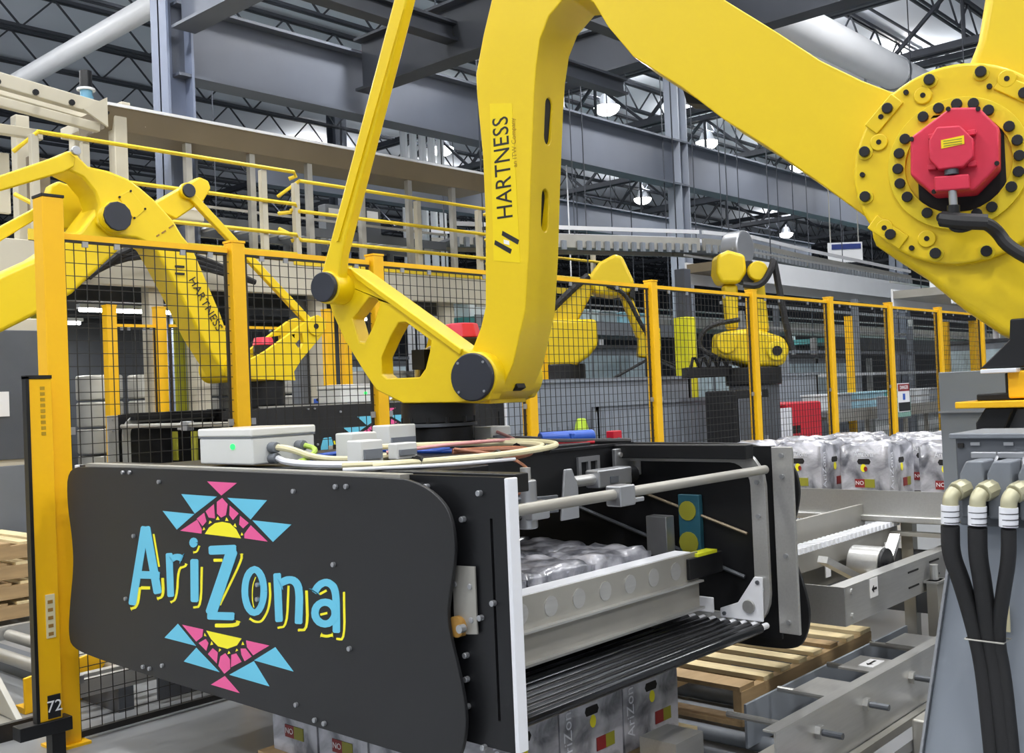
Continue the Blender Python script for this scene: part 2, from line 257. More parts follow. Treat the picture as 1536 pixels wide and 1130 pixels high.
G['letters']=[{'n':'A','b':[([(3.848,1.047),(3.857,1.045),(3.863,1.04),(3.983,0.732),(3.98,0.727),(3.973,0.725)],[(3.812,1.046),(3.806,1.043),(3.803,1.039),(3.921,0.733),(3.927,0.728),(3.936,0.726)]),([(3.842,1.044),(3.849,1.041),(3.852,1.035),(3.781,0.792),(3.775,0.788),(3.767,0.787)],[(3.804,1.049),(3.796,1.048),(3.79,1.044),(3.72,0.803),(3.723,0.798),(3.73,0.794)]),([(3.891,0.844),(3.887,0.84),(3.878,0.838),(3.743,0.848),(3.734,0.85),(3.729,0.854)],[(3.888,0.862),(3.884,0.866),(3.874,0.868),(3.739,0.877),(3.73,0.875),(3.727,0.872)])],'y':[([(3.771,1.02),(3.772,1.019),(3.773,1.018),(3.74,0.896),(3.739,0.895),(3.737,0.895)],[(3.763,1.021),(3.761,1.021),(3.76,1.02),(3.727,0.898),(3.728,0.897),(3.729,0.896)]),([(3.881,0.797),(3.879,0.796),(3.876,0.795),(3.813,0.801),(3.809,0.802),(3.807,0.804)],[(3.88,0.805),(3.879,0.806),(3.875,0.808),(3.812,0.813),(3.808,0.813),(3.807,0.811)]),([(3.892,0.803),(3.895,0.802),(3.897,0.801),(3.898,0.798),(3.901,0.788),(3.906,0.773),(3.912,0.753),(3.919,0.738),(3.929,0.728),(3.938,0.722),(3.95,0.719),(3.96,0.716),(3.968,0.714),(3.969,0.717),(3.97,0.712),(3.97,0.711)],[(3.881,0.804),(3.878,0.803),(3.877,0.801),(3.878,0.799),(3.881,0.789),(3.886,0.774),(3.892,0.754),(3.9,0.737),(3.912,0.724),(3.927,0.714),(3.944,0.71),(3.955,0.707),(3.962,0.705),(3.959,0.701),(3.965,0.705),(3.967,0.706)]),([(3.714,0.855),(3.717,0.854),(3.718,0.853),(3.718,0.85),(3.718,0.841),(3.717,0.828),(3.716,0.81),(3.719,0.796),(3.724,0.787),(3.73,0.782),(3.74,0.78),(3.749,0.777),(3.756,0.775),(3.757,0.779),(3.757,0.774),(3.758,0.773)],[(3.703,0.856),(3.701,0.856),(3.699,0.855),(3.699,0.852),(3.699,0.843),(3.698,0.83),(3.697,0.812),(3.7,0.797),(3.707,0.785),(3.719,0.776),(3.734,0.771),(3.744,0.769),(3.75,0.767),(3.747,0.764),(3.752,0.767),(3.754,0.768)])]},{'n':'r','b':[([(3.669,0.953),(3.675,0.951),(3.679,0.947),(3.678,0.791),(3.674,0.787),(3.668,0.786)],[(3.64,0.956),(3.634,0.955),(3.63,0.951),(3.629,0.796),(3.633,0.792),(3.639,0.79)]),([(3.64,0.924),(3.634,0.922),(3.626,0.923),(3.654,0.94),(3.626,0.923),(3.618,0.926),(3.608,0.93),(3.602,0.932),(3.596,0.932),(3.591,0.932),(3.583,0.931),(3.576,0.93),(3.544,0.961),(3.558,0.953),(3.569,0.931),(3.564,0.933)],[(3.652,0.935),(3.652,0.939),(3.648,0.942),(3.632,0.921),(3.648,0.942),(3.639,0.945),(3.626,0.95),(3.61,0.954),(3.593,0.956),(3.577,0.956),(3.564,0.954),(3.557,0.953),(3.579,0.92),(3.577,0.93),(3.553,0.95),(3.553,0.947)])],'y':[([(3.536,0.924),(3.538,0.924),(3.54,0.923),(3.545,0.925),(3.541,0.922),(3.543,0.92),(3.545,0.918),(3.548,0.916),(3.554,0.914),(3.562,0.912),(3.578,0.909),(3.591,0.898),(3.6,0.881),(3.606,0.858),(3.611,0.828),(3.618,0.806),(3.626,0.789),(3.634,0.78),(3.643,0.776),(3.652,0.773),(3.658,0.771),(3.661,0.773),(3.66,0.769),(3.66,0.768)],[(3.528,0.923),(3.527,0.922),(3.527,0.921),(3.52,0.921),(3.527,0.92),(3.529,0.918),(3.532,0.914),(3.539,0.91),(3.548,0.907),(3.559,0.904),(3.568,0.902),(3.576,0.896),(3.584,0.881),(3.591,0.859),(3.595,0.829),(3.602,0.806),(3.611,0.788),(3.622,0.776),(3.636,0.77),(3.645,0.767),(3.651,0.764),(3.647,0.762),(3.653,0.764),(3.655,0.764)])]},{'n':'i','b':[([(3.491,0.944),(3.498,0.941),(3.503,0.937),(3.511,0.789),(3.507,0.785),(3.5,0.784)],[(3.459,0.946),(3.452,0.945),(3.448,0.941),(3.456,0.794),(3.461,0.79),(3.467,0.787)]),([(3.476,1.007),(3.478,1.003),(3.479,1.003),(3.476,1.003),(3.474,1.003),(3.475,1.003),(3.476,1.006),(3.475,1.008),(3.474,1.009),(3.476,1.008),(3.478,1.008),(3.477,1.008),(3.476,1.004)],[(3.449,1.006),(3.451,0.999),(3.461,0.992),(3.478,0.987),(3.494,0.989),(3.503,0.996),(3.505,1.004),(3.501,1.012),(3.491,1.02),(3.475,1.024),(3.459,1.022),(3.45,1.015),(3.448,1.009)])],'y':[([(3.431,0.92),(3.433,0.919),(3.434,0.918),(3.435,0.91),(3.437,0.892),(3.44,0.864),(3.443,0.828),(3.45,0.8),(3.458,0.781),(3.467,0.773),(3.476,0.772),(3.486,0.77),(3.493,0.769),(3.493,0.769),(3.495,0.768),(3.496,0.767)],[(3.422,0.92),(3.42,0.92),(3.419,0.919),(3.42,0.912),(3.422,0.893),(3.425,0.866),(3.429,0.829),(3.435,0.8),(3.444,0.78),(3.457,0.767),(3.475,0.764),(3.485,0.762),(3.492,0.761),(3.492,0.761),(3.495,0.761),(3.496,0.762)]),([(3.441,0.997),(3.443,0.997),(3.444,0.996),(3.444,0.996),(3.446,0.993),(3.45,0.988),(3.454,0.983),(3.458,0.978),(3.463,0.976),(3.467,0.974),(3.472,0.974),(3.477,0.973),(3.481,0.973),(3.48,0.975),(3.482,0.972),(3.482,0.971)],[(3.434,0.996),(3.433,0.996),(3.432,0.994),(3.432,0.994),(3.435,0.991),(3.438,0.987),(3.442,0.981),(3.448,0.975),(3.455,0.971),(3.463,0.968),(3.471,0.967),(3.476,0.966),(3.48,0.966),(3.478,0.963),(3.481,0.966),(3.482,0.967)])]},{'n':'Z','b':[([(3.375,0.974),(3.371,0.97),(3.361,0.969),(3.208,0.983),(3.199,0.986),(3.195,0.99)],[(3.375,0.994),(3.371,0.998),(3.362,1.001),(3.208,1.015),(3.199,1.013),(3.195,1.01)]),([(3.239,1),(3.249,0.998),(3.258,0.993),(3.408,0.763),(3.406,0.756),(3.399,0.753)],[(3.199,0.995),(3.193,0.991),(3.191,0.985),(3.337,0.758),(3.347,0.752),(3.357,0.75)]),([(3.4,0.736),(3.397,0.733),(3.389,0.732),(3.234,0.747),(3.226,0.75),(3.223,0.754)],[(3.398,0.754),(3.394,0.758),(3.386,0.76),(3.231,0.775),(3.224,0.773),(3.221,0.77)])],'y':[([(3.168,0.987),(3.17,0.986),(3.171,0.985),(3.177,0.985),(3.171,0.982),(3.172,0.978),(3.172,0.972),(3.181,0.958),(3.199,0.934),(3.227,0.901),(3.265,0.858),(3.293,0.826),(3.312,0.804),(3.321,0.795),(3.321,0.793),(3.32,0.792)],[(3.16,0.988),(3.158,0.987),(3.157,0.986),(3.152,0.987),(3.158,0.983),(3.158,0.979),(3.158,0.972),(3.168,0.956),(3.187,0.932),(3.215,0.899),(3.252,0.856),(3.281,0.823),(3.3,0.802),(3.308,0.792),(3.31,0.791),(3.312,0.791)]),([(3.346,0.947),(3.345,0.946),(3.342,0.945),(3.292,0.949),(3.288,0.95),(3.287,0.951)],[(3.346,0.954),(3.344,0.955),(3.341,0.956),(3.291,0.96),(3.288,0.959),(3.286,0.958)]),([(3.206,0.75),(3.209,0.749),(3.212,0.747),(3.22,0.749),(3.212,0.747),(3.214,0.743),(3.215,0.742),(3.22,0.74),(3.236,0.736),(3.262,0.732),(3.297,0.728),(3.324,0.725),(3.342,0.723),(3.346,0.722),(3.35,0.721),(3.351,0.719)],[(3.193,0.749),(3.19,0.748),(3.19,0.745),(3.18,0.747),(3.19,0.745),(3.192,0.742),(3.197,0.734),(3.213,0.728),(3.234,0.723),(3.262,0.719),(3.298,0.714),(3.325,0.711),(3.343,0.709),(3.347,0.709),(3.35,0.709),(3.352,0.711)])]},{'n':'o','b':[([(3.057,0.867),(3.06,0.849),(3.066,0.832),(3.075,0.817),(3.085,0.807),(3.094,0.801),(3.098,0.8),(3.103,0.801),(3.111,0.804),(3.12,0.813),(3.127,0.826),(3.132,0.842),(3.132,0.86),(3.129,0.878),(3.123,0.895),(3.114,0.909),(3.103,0.92),(3.095,0.925),(3.09,0.926),(3.086,0.926),(3.078,0.922),(3.069,0.913),(3.062,0.9),(3.057,0.884),(3.057,0.866)],[(3.018,0.87),(3.021,0.85),(3.029,0.83),(3.04,0.812),(3.055,0.796),(3.074,0.784),(3.1,0.777),(3.125,0.778),(3.144,0.787),(3.158,0.799),(3.167,0.816),(3.172,0.835),(3.173,0.856),(3.169,0.877),(3.162,0.897),(3.15,0.916),(3.135,0.931),(3.114,0.943),(3.089,0.95),(3.064,0.947),(3.045,0.938),(3.032,0.925),(3.023,0.909),(3.019,0.891),(3.018,0.871)])],'y':[([(3.007,0.9),(3.009,0.9),(3.01,0.898),(3.009,0.897),(3.009,0.891),(3.008,0.882),(3.008,0.871),(3.008,0.859),(3.01,0.847),(3.013,0.835),(3.017,0.823),(3.022,0.811),(3.029,0.8),(3.037,0.79),(3.047,0.78),(3.056,0.772),(3.064,0.767),(3.072,0.764),(3.08,0.762),(3.088,0.762),(3.096,0.762),(3.104,0.763),(3.113,0.765),(3.12,0.767),(3.125,0.768),(3.122,0.771),(3.127,0.768),(3.129,0.767)],[(2.999,0.901),(2.998,0.901),(2.997,0.9),(2.997,0.899),(2.996,0.893),(2.996,0.884),(2.995,0.872),(2.995,0.86),(2.997,0.848),(3,0.835),(3.004,0.823),(3.01,0.811),(3.017,0.799),(3.026,0.788),(3.036,0.777),(3.046,0.768),(3.057,0.761),(3.068,0.757),(3.08,0.755),(3.09,0.754),(3.101,0.754),(3.111,0.755),(3.121,0.758),(3.128,0.76),(3.132,0.761),(3.135,0.758),(3.133,0.762),(3.133,0.763)]),([(3.085,0.913),(3.086,0.913),(3.087,0.912),(3.087,0.911),(3.09,0.907),(3.094,0.901),(3.099,0.893),(3.104,0.884),(3.107,0.874),(3.109,0.863),(3.11,0.85),(3.111,0.839),(3.111,0.83),(3.109,0.822),(3.107,0.815),(3.106,0.81),(3.105,0.807),(3.105,0.806),(3.104,0.806),(3.103,0.806)],[(3.082,0.912),(3.081,0.912),(3.081,0.911),(3.082,0.91),(3.085,0.906),(3.089,0.9),(3.094,0.893),(3.098,0.884),(3.101,0.874),(3.103,0.863),(3.105,0.851),(3.105,0.84),(3.105,0.831),(3.104,0.823),(3.102,0.816),(3.1,0.811),(3.099,0.808),(3.099,0.807),(3.099,0.807),(3.1,0.806)])]},{'n':'n','b':[([(2.969,0.935),(2.974,0.933),(2.978,0.929),(2.977,0.776),(2.974,0.772),(2.969,0.771)],[(2.943,0.938),(2.938,0.937),(2.935,0.933),(2.934,0.782),(2.938,0.777),(2.943,0.775)]),([(2.942,0.895),(2.937,0.893),(2.93,0.894),(2.927,0.883),(2.928,0.895),(2.918,0.899),(2.906,0.903),(2.896,0.906),(2.889,0.908),(2.882,0.908),(2.876,0.907),(2.872,0.906),(2.868,0.904),(2.863,0.899),(2.86,0.893),(2.858,0.882),(2.857,0.865),(2.859,0.844),(2.862,0.817),(2.865,0.797),(2.866,0.784),(2.867,0.783),(2.864,0.779),(2.859,0.778)],[(2.953,0.907),(2.953,0.91),(2.948,0.914),(2.961,0.921),(2.947,0.915),(2.936,0.919),(2.922,0.925),(2.905,0.93),(2.889,0.932),(2.873,0.933),(2.857,0.932),(2.843,0.927),(2.833,0.921),(2.825,0.913),(2.819,0.902),(2.817,0.888),(2.816,0.87),(2.818,0.847),(2.821,0.821),(2.824,0.801),(2.825,0.788),(2.825,0.786),(2.829,0.782),(2.834,0.78)])],'y':[([(2.899,0.9),(2.9,0.899),(2.901,0.898),(2.902,0.891),(2.904,0.874),(2.908,0.849),(2.912,0.815),(2.918,0.789),(2.927,0.771),(2.936,0.762),(2.947,0.76),(2.957,0.758),(2.963,0.756),(2.964,0.756),(2.966,0.755),(2.967,0.754)],[(2.891,0.9),(2.89,0.9),(2.889,0.899),(2.89,0.892),(2.892,0.875),(2.895,0.85),(2.9,0.815),(2.906,0.789),(2.916,0.769),(2.929,0.757),(2.945,0.753),(2.955,0.751),(2.962,0.749),(2.962,0.749),(2.965,0.749),(2.966,0.75)]),([(2.801,0.893),(2.803,0.893),(2.804,0.891),(2.804,0.885),(2.804,0.869),(2.804,0.845),(2.804,0.814),(2.807,0.79),(2.813,0.774),(2.821,0.767),(2.832,0.765),(2.842,0.764),(2.849,0.763),(2.849,0.762),(2.852,0.761),(2.852,0.76)],[(2.793,0.894),(2.791,0.894),(2.79,0.893),(2.79,0.887),(2.79,0.871),(2.79,0.847),(2.79,0.815),(2.794,0.791),(2.801,0.773),(2.814,0.76),(2.831,0.757),(2.841,0.756),(2.848,0.754),(2.849,0.754),(2.851,0.755),(2.852,0.755)])]},{'n':'a','b':[([(2.746,0.887),(2.741,0.888),(2.735,0.89),(2.726,0.884),(2.734,0.891),(2.729,0.897),(2.722,0.904),(2.716,0.909),(2.709,0.912),(2.703,0.915),(2.697,0.917),(2.692,0.917),(2.687,0.917),(2.682,0.916),(2.676,0.914),(2.671,0.91),(2.668,0.906),(2.665,0.899),(2.663,0.891),(2.662,0.877),(2.662,0.86),(2.663,0.838),(2.665,0.811),(2.666,0.792),(2.667,0.778),(2.667,0.777),(2.664,0.774),(2.66,0.773)],[(2.765,0.893),(2.768,0.896),(2.767,0.9),(2.783,0.901),(2.766,0.901),(2.76,0.907),(2.752,0.915),(2.741,0.923),(2.729,0.93),(2.716,0.935),(2.702,0.939),(2.687,0.941),(2.673,0.94),(2.661,0.937),(2.649,0.932),(2.639,0.926),(2.633,0.917),(2.629,0.907),(2.627,0.897),(2.626,0.882),(2.626,0.864),(2.627,0.842),(2.628,0.815),(2.629,0.796),(2.63,0.783),(2.63,0.781),(2.633,0.777),(2.638,0.775)]),([(2.668,0.836),(2.671,0.827),(2.677,0.82),(2.684,0.814),(2.694,0.809),(2.704,0.807),(2.714,0.807),(2.723,0.809),(2.731,0.813),(2.735,0.82),(2.737,0.827),(2.734,0.835),(2.729,0.842),(2.721,0.848),(2.711,0.852),(2.701,0.854),(2.691,0.854),(2.682,0.852),(2.675,0.848),(2.67,0.842),(2.669,0.833)],[(2.633,0.837),(2.636,0.824),(2.647,0.81),(2.663,0.798),(2.683,0.789),(2.705,0.784),(2.728,0.784),(2.748,0.788),(2.763,0.797),(2.773,0.809),(2.775,0.823),(2.771,0.838),(2.76,0.852),(2.743,0.864),(2.722,0.873),(2.7,0.877),(2.677,0.877),(2.658,0.873),(2.643,0.864),(2.634,0.852),(2.632,0.84)])],'y':[([(2.606,0.907),(2.608,0.906),(2.609,0.905),(2.609,0.897),(2.61,0.879),(2.611,0.851),(2.612,0.813),(2.615,0.785),(2.621,0.767),(2.628,0.759),(2.635,0.76),(2.643,0.759),(2.648,0.759),(2.648,0.759),(2.65,0.758),(2.651,0.757)],[(2.6,0.908),(2.598,0.907),(2.598,0.906),(2.598,0.899),(2.599,0.88),(2.6,0.852),(2.601,0.815),(2.605,0.786),(2.611,0.766),(2.621,0.754),(2.636,0.752),(2.644,0.752),(2.65,0.752),(2.65,0.752),(2.651,0.752),(2.652,0.753)]),([(2.733,0.755),(2.732,0.753),(2.731,0.753),(2.734,0.749),(2.728,0.752),(2.723,0.752),(2.716,0.752),(2.707,0.752),(2.698,0.753),(2.688,0.755),(2.679,0.758),(2.672,0.759),(2.668,0.761),(2.667,0.757),(2.667,0.762),(2.666,0.763)],[(2.73,0.76),(2.729,0.761),(2.726,0.762),(2.725,0.766),(2.724,0.762),(2.719,0.761),(2.712,0.761),(2.705,0.761),(2.698,0.762),(2.69,0.764),(2.682,0.766),(2.675,0.768),(2.67,0.769),(2.672,0.772),(2.669,0.769),(2.667,0.768)]),([(2.726,0.886),(2.724,0.886),(2.722,0.886),(2.69,0.9),(2.688,0.901),(2.688,0.902)],[(2.729,0.89),(2.729,0.891),(2.728,0.892),(2.695,0.906),(2.693,0.906),(2.691,0.906)]),([(2.727,0.821),(2.725,0.82),(2.723,0.82),(2.692,0.828),(2.69,0.829),(2.69,0.83)],[(2.728,0.825),(2.727,0.826),(2.726,0.827),(2.694,0.835),(2.692,0.835),(2.691,0.834)])]}]
G['panel']=[(4.49,1.256),(4.506,1.119),(4.467,0.961),(4.464,0.837),(4.507,0.686),(4.537,0.54),(4.503,0.481),(4.266,0.467),(3.909,0.461),(3.33,0.458),(2.66,0.454),(2.266,0.452),(2.136,0.462),(2.098,0.522),(2.082,0.612),(2.1,0.709),(2.134,0.819),(2.144,0.88),(2.132,0.945),(2.109,1.022),(2.099,1.1),(2.118,1.183),(2.178,1.232),(2.261,1.261),(2.333,1.271),(4.332,1.278)]
G['pbolts']=[(3.984,1.255),(3.929,1.256),(3.703,1.224),(2.619,1.236),(2.566,1.238),(2.841,1.215),(3.915,1.004),(3.998,0.747),(2.645,0.99),(3.067,0.888),(3.071,0.838),(3.877,0.492),(3.826,0.492),(3.728,0.518),(2.581,0.734),(2.871,0.512),(2.773,0.479),(2.724,0.477)]
G['plbolts']=[(2.289,1.244),(2.248,1.243),(2.034,1.23),(2.104,1.154),(1.998,0.927),(2.142,0.968),(2.081,0.966),(2.081,0.872),(2.049,0.881),(2.113,0.768),(2.115,0.7),(2.116,0.623),(2.057,0.519)]
G['r3body']=[(-0.552,1.869),(-0.528,2.445),(-0.376,2.523),(0.339,2.493),(0.343,2.139),(0.215,1.986),(0.034,1.872)]
G['r3body_o']=[(11.316,9.107)]
G['r3arm']=[(-0.417,2.422),(0.141,3.079),(0.294,3.157),(0.353,3.014),(0.31,2.876),(0.087,2.475),(-0.16,2.337)]
G['r3arm_o']=[(11.316,9.107)]
G['r3elbow']=[(0.243,3.065),(0.293,3.138),(0.411,3.282),(0.639,3.394),(0.74,3.353),(0.892,2.982),(0.82,2.836),(0.586,2.799),(0.327,2.857)]
G['r3elbow_o']=[(11.316,9.107)]
G['r3fore']=[(0.673,2.879),(0.839,2.854),(1.03,2.333),(1.007,2.213),(0.904,2.217)]
G['r3fore_o']=[(11.316,9.107)]
G['r3wrist']=[(0.924,2.244),(1.029,2.305),(1.227,2.353),(1.232,2.045),(1.087,1.93),(0.902,1.957)]
G['r3wrist_o']=[(11.316,9.107)]
G['r4head']=[(-0.329,3.104),(-0.195,3.156),(0.008,3.089),(0.022,2.866),(-0.074,2.739),(-0.304,2.748),(-0.355,2.882)]
G['r4head_o']=[(11.421,6.46)]
G['r4arm']=[(0.035,2.775),(0.041,2.923),(0.127,3.002),(0.241,2.972),(0.276,2.312),(0.284,2.131),(0.071,2.14)]
G['r4arm_o']=[(11.421,6.46)]
G['r4wrist']=[(-0.254,2.746),(-0.074,2.739),(-0.091,2.188),(-0.222,2.194)]
G['r4wrist_o']=[(11.421,6.46)]
G['r4base']=[(-0.355,2.158),(0.057,2.19),(0.412,2.06),(0.48,1.918),(0.397,1.724),(0.035,1.706),(-0.255,1.825),(-0.377,1.863)]
G['r4base_o']=[(11.421,6.46)]
# ================================================================ hall shell
MB().box(-14,66,-14,56,-.1,0).build('floor',CONC,kind='structure',label='polished grey concrete factory floor')
MB().box(66,66.3,-14,56,0,9).build('wall_far',WALLM,kind='structure',label='grey panel wall at the far end of the hall')
MB().box(-14,66,56,56.3,0,9).build('wall_side',WALLM,kind='structure',label='grey panel wall along the side of the hall')
ceil=MB().box(-14,66,-14,56,9,9.12).build('ceiling',DECK,kind='structure',label='grey corrugated roof deck over the hall')
def joist_mesh():
    mb=MB(); L0,L1=3,60
    for a in (-.05,.05): mb.bar((L0,a,8.92),(L1,a,8.92),.05,.06); mb.bar((L0,a,8.3),(L1,a,8.3),.04,.05)
    x=L0; k=0
    while x<L1:
        z0,z1=(8.3,8.92) if k%2==0 else (8.92,8.3)
        mb.bar((x,0,z0),(x+.6,0,z1),.03,.03); x+=.6; k+=1
    return mb
jm=None
for i in range(24):
    y=5+i*1.9
    if jm is None: j=joist_mesh().build('roof_joist',JOIST,ceil); j.location=(0,y,0); jm=j
    else:
        j=jm.copy(); COL.objects.link(j); j.parent=ceil; j.location=(0,y,0)
def truss_mesh():
    mb=MB()
    for a in (-.09,.09): mb.bar((a,2,8.25),(a,54,8.25),.09,.12); mb.bar((a,2,7.1),(a,54,7.1),.09,.12)
    for k in range(40):
        y=2+k*1.3; z0,z1=(7.1,8.25) if k%2==0 else (8.25,7.1); mb.bar((0,y,z0),(0,y+1.3,z1),.06,.06)
        if k%2==0: mb.bar((0,y+1.3,7.1),(0,y+1.3,8.25),.05,.05)
    return mb
tm=None
for x in (18.2,22.7,27.3,32.5,37.8,48.):
    if tm is None: j=truss_mesh().build('roof_truss',JOIST,ceil); j.location=(x,0,0); tm=j
    else: j=tm.copy(); COL.objects.link(j); j.parent=ceil; j.location=(x,0,0)
bm0=None
for y in (8,13,18,23,28,33):
    if bm0 is None: j=MB().bar((14,0,8.6),(60,0,8.6),.04,.04).build('bridging_bar',JOIST,ceil); j.location=(0,y,0); bm0=j
    else: j=bm0.copy(); COL.objects.link(j); j.parent=ceil; j.location=(0,y,0)
# high bay lamps
def lamp(x,y,label,group=None):
    t=thing('high_bay_lamp',label,'lamp',(x,y,7.95),group)
    MB().cyl((x,y,8.02),(x,y,8.3),.24,20,.12).build('housing',ALU,t,smooth=True)
    mb=MB()
    for k in range(4):
        a0,a1=math.pi/2*k/4,math.pi/2*(k+1)/4; mb.cyl((x,y,8.02-.2*math.sin(a0)),(x,y,8.02-.2*math.sin(a1)),.3*math.cos(a0),20,max(.004,.3*math.cos(a1)))
    mb.build('lens',WHITEL,t,smooth=True)
    MB().cyl((x,y,8.3),(x,y,9.0),.012,6).build('hanger',JOIST,t)
    ld=bpy.data.lights.new('lamp_light','AREA'); ld.shape='DISK'; ld.size=.6; ld.energy=LAMP_POWER; ld.color=(1,.985,.96)
    lo=bpy.data.objects.new('lamp_light',ld); COL.objects.link(lo); lo.parent=t; lo.location=(0,0,-.16)
    lu=bpy.data.lights.new('added_roof_fill','AREA'); lu.shape='DISK'; lu.size=.5; lu.energy=ROOF_FILL_POWER; lu.color=(1,.985,.96)  # added upward fill light that brightens the roof deck
    lq=bpy.data.objects.new('added_roof_fill',lu); COL.objects.link(lq); lq.parent=t; lq.location=(0,0,.36); lq.rotation_euler=(math.pi,0,0)
for x,y,l in ((19.25,14.17,'bright round high bay lamp between the long robot arm and the steel column'),(19.0,19.35,'bright round high bay lamp seen just beside the lettered arm'),
    (24.1,14.5,'bright high bay lamp under the sloping yellow arm'),(29.4,20.3,'small high bay lamp above the overhead case conveyor'),
    (18.5,24.2,'small high bay lamp over the yellow mezzanine railing'),(41.6,21.3,'smallest high bay lamp, low and far off below the yellow arm'),(23.5,24.9,'small high bay lamp over a railing post behind the thin rod')): lamp(x,y,l)
for x in (-6,-1,4,9,14):
    for y in (-5.7,-.7,4.3,9.3): lamp(x,y,'high bay lamp in the rows above the robot cell','lamps above the robot cell')
for x,y in ((19,9.3),(24,9.3),(29,9.3),(29,14.3),(34,9.3),(34,14.3),(39,9.3),(44,9.3)): lamp(x,y,'high bay lamp hidden behind the long yellow arm','lamps behind the yellow arm')
for x,y in ((9,14.3),(4,14.3),(4,19.3),(4,24.3),(-1,14.3),(-1,19.3)): lamp(x,y,'added high bay lamp above and beyond the mezzanine, outside the picture','added lamps beyond the mezzanine')  # unseen lamps added to brighten the white overhead pipe
# steel frame
def column(x,y,w,h,mat,label):
    mb=MB(); mb.box(x-w/2,x+w/2,y-w/2,y-w/2+.03,0,h); mb.box(x-w/2,x+w/2,y+w/2-.03,y+w/2,0,h); mb.box(x-.015,x+.015,y-w/2,y+w/2,0,h)
    return mb.build('steel_column',mat,kind='structure',label=label,cat='column')
def hcolumn(x,y,w,h,mat,label):
    mb=MB(); mb.box(x-w/2,x-w/2+.03,y-w/2,y+w/2,0,h); mb.box(x+w/2-.03,x+w/2,y-w/2,y+w/2,0,h); mb.box(x-w/2,x+w/2,y-.015,y+.015,0,h)
    return mb.build('steel_column',mat,kind='structure',label=label,cat='column')
hcolumn(6.32,10.8,.34,9,COLB,'blue grey steel column behind the beige machine frame')
hcolumn(16.85,10.8,.30,9,M('pale_column_paint',(150,157,170),.55,0,.08,1.5),'grey steel column under the long yellow arm')
hcolumn(27.3,10.8,.36,9,BEAMG,'distant grey steel column beyond the overhead conveyor')
column(16.85,21,.36,9,BEAMG,'distant grey steel column behind the mezzanine')
def beam(p0,p1,w,h,mat,label): return ibeam(MB(),p0,p1,w,h,.035).build('steel_beam',mat,kind='structure',label=label,cat='beam')
beam((6.3,10.8,5.75),(27,10.8,5.75),.32,.86,BEAMG,'deep slate steel beam running behind both robots')
beam((6.35,10.6,6.25),(6.35,1.5,6.25),.3,.86,BEAMG,'deep slate beam coming off the blue grey column')
beam((9.0,10.6,5.95),(9.0,1.5,5.95),.3,.7,BEAMD,'dark beam crossing above the thin yellow rod')
beam((6.4,8.9,5.95),(12.5,8.9,5.95),.2,.24,BEAMD,'narrow dark beam under the silver ducts')
beam((6.4,7.4,5.95),(12.5,7.4,5.95),.2,.24,BEAMD,'narrow dark beam nearer the camera under the ducts')
beam((12.6,10.6,6.6),(12.6,1.5,6.6),.3,.7,BEAMD,'dark beam hidden partly by the lettered arm')
beam((11.2,16.5,6.0),(34,16.5,6.0),.3,.7,BEAMG,'far slate beam carrying pipes behind the lamps')
# ducts and pipes
def pipe(pts,r,mat,name,label,cat,n=18,group=None): return MB().tube(pts,r,n).build(name,mat,smooth=True,label=label,cat=cat,group=group)
pipe([(7.2,4,7.0),(7.35,24,7.0)],.15,PIPEW,'overhead_pipe','fat white overhead pipe crossing the upper corner beside the column','pipe')
for y,z,r,l in ((6.85,6.7,.28,'upper fat white duct running above the yellow arm'),(7.6,6.7,.24,'lower fat white duct running above the yellow arm')):
    t=thing('round_duct',l,'duct',(13.0,y,z)); MB().cyl((13.0,y,z),(40,y,z),r,24).build('tube',PIPEW,t,smooth=True)
    for x in (17.5,20.5,23.5,26.5): MB().cyl((x,y,z),(x+.06,y,z),r+.02,24).build('band',ALU,t,smooth=True)
for i,(y,z) in enumerate(((7.9,7.0),(8.35,7.0),(8.8,7.0))):
    t=thing('silver_duct',('first','second','third')[i]+' silver duct counted from the blue grey column, above the narrow dark beams','duct',(7.6,y,z))
    MB().cyl((7.6,y,z),(11.5,y,z),.16,18).build('tube',PIPEW,t,smooth=True); MB().box(9.1,9.3,y-.1,y+.1,z-.42,z-.1).build('hanger_clamp',GREYD,t)
for i in range(5):
    x=16.6+i*.3; MB().cyl((x,18.2,0),(x,18.2,8.2),.09,10).build('white_riser',PIPEW,smooth=True,label='slim white vertical riser pipe behind the lettered arm',cat='pipe',group='white risers behind the arm')
MB().cyl((13.6,10.9,3.2),(13.6,10.9,8.8),.012,6).build('hanging_cable',WHITEP,label='thin white cable hanging beside the lettered arm',cat='cable')
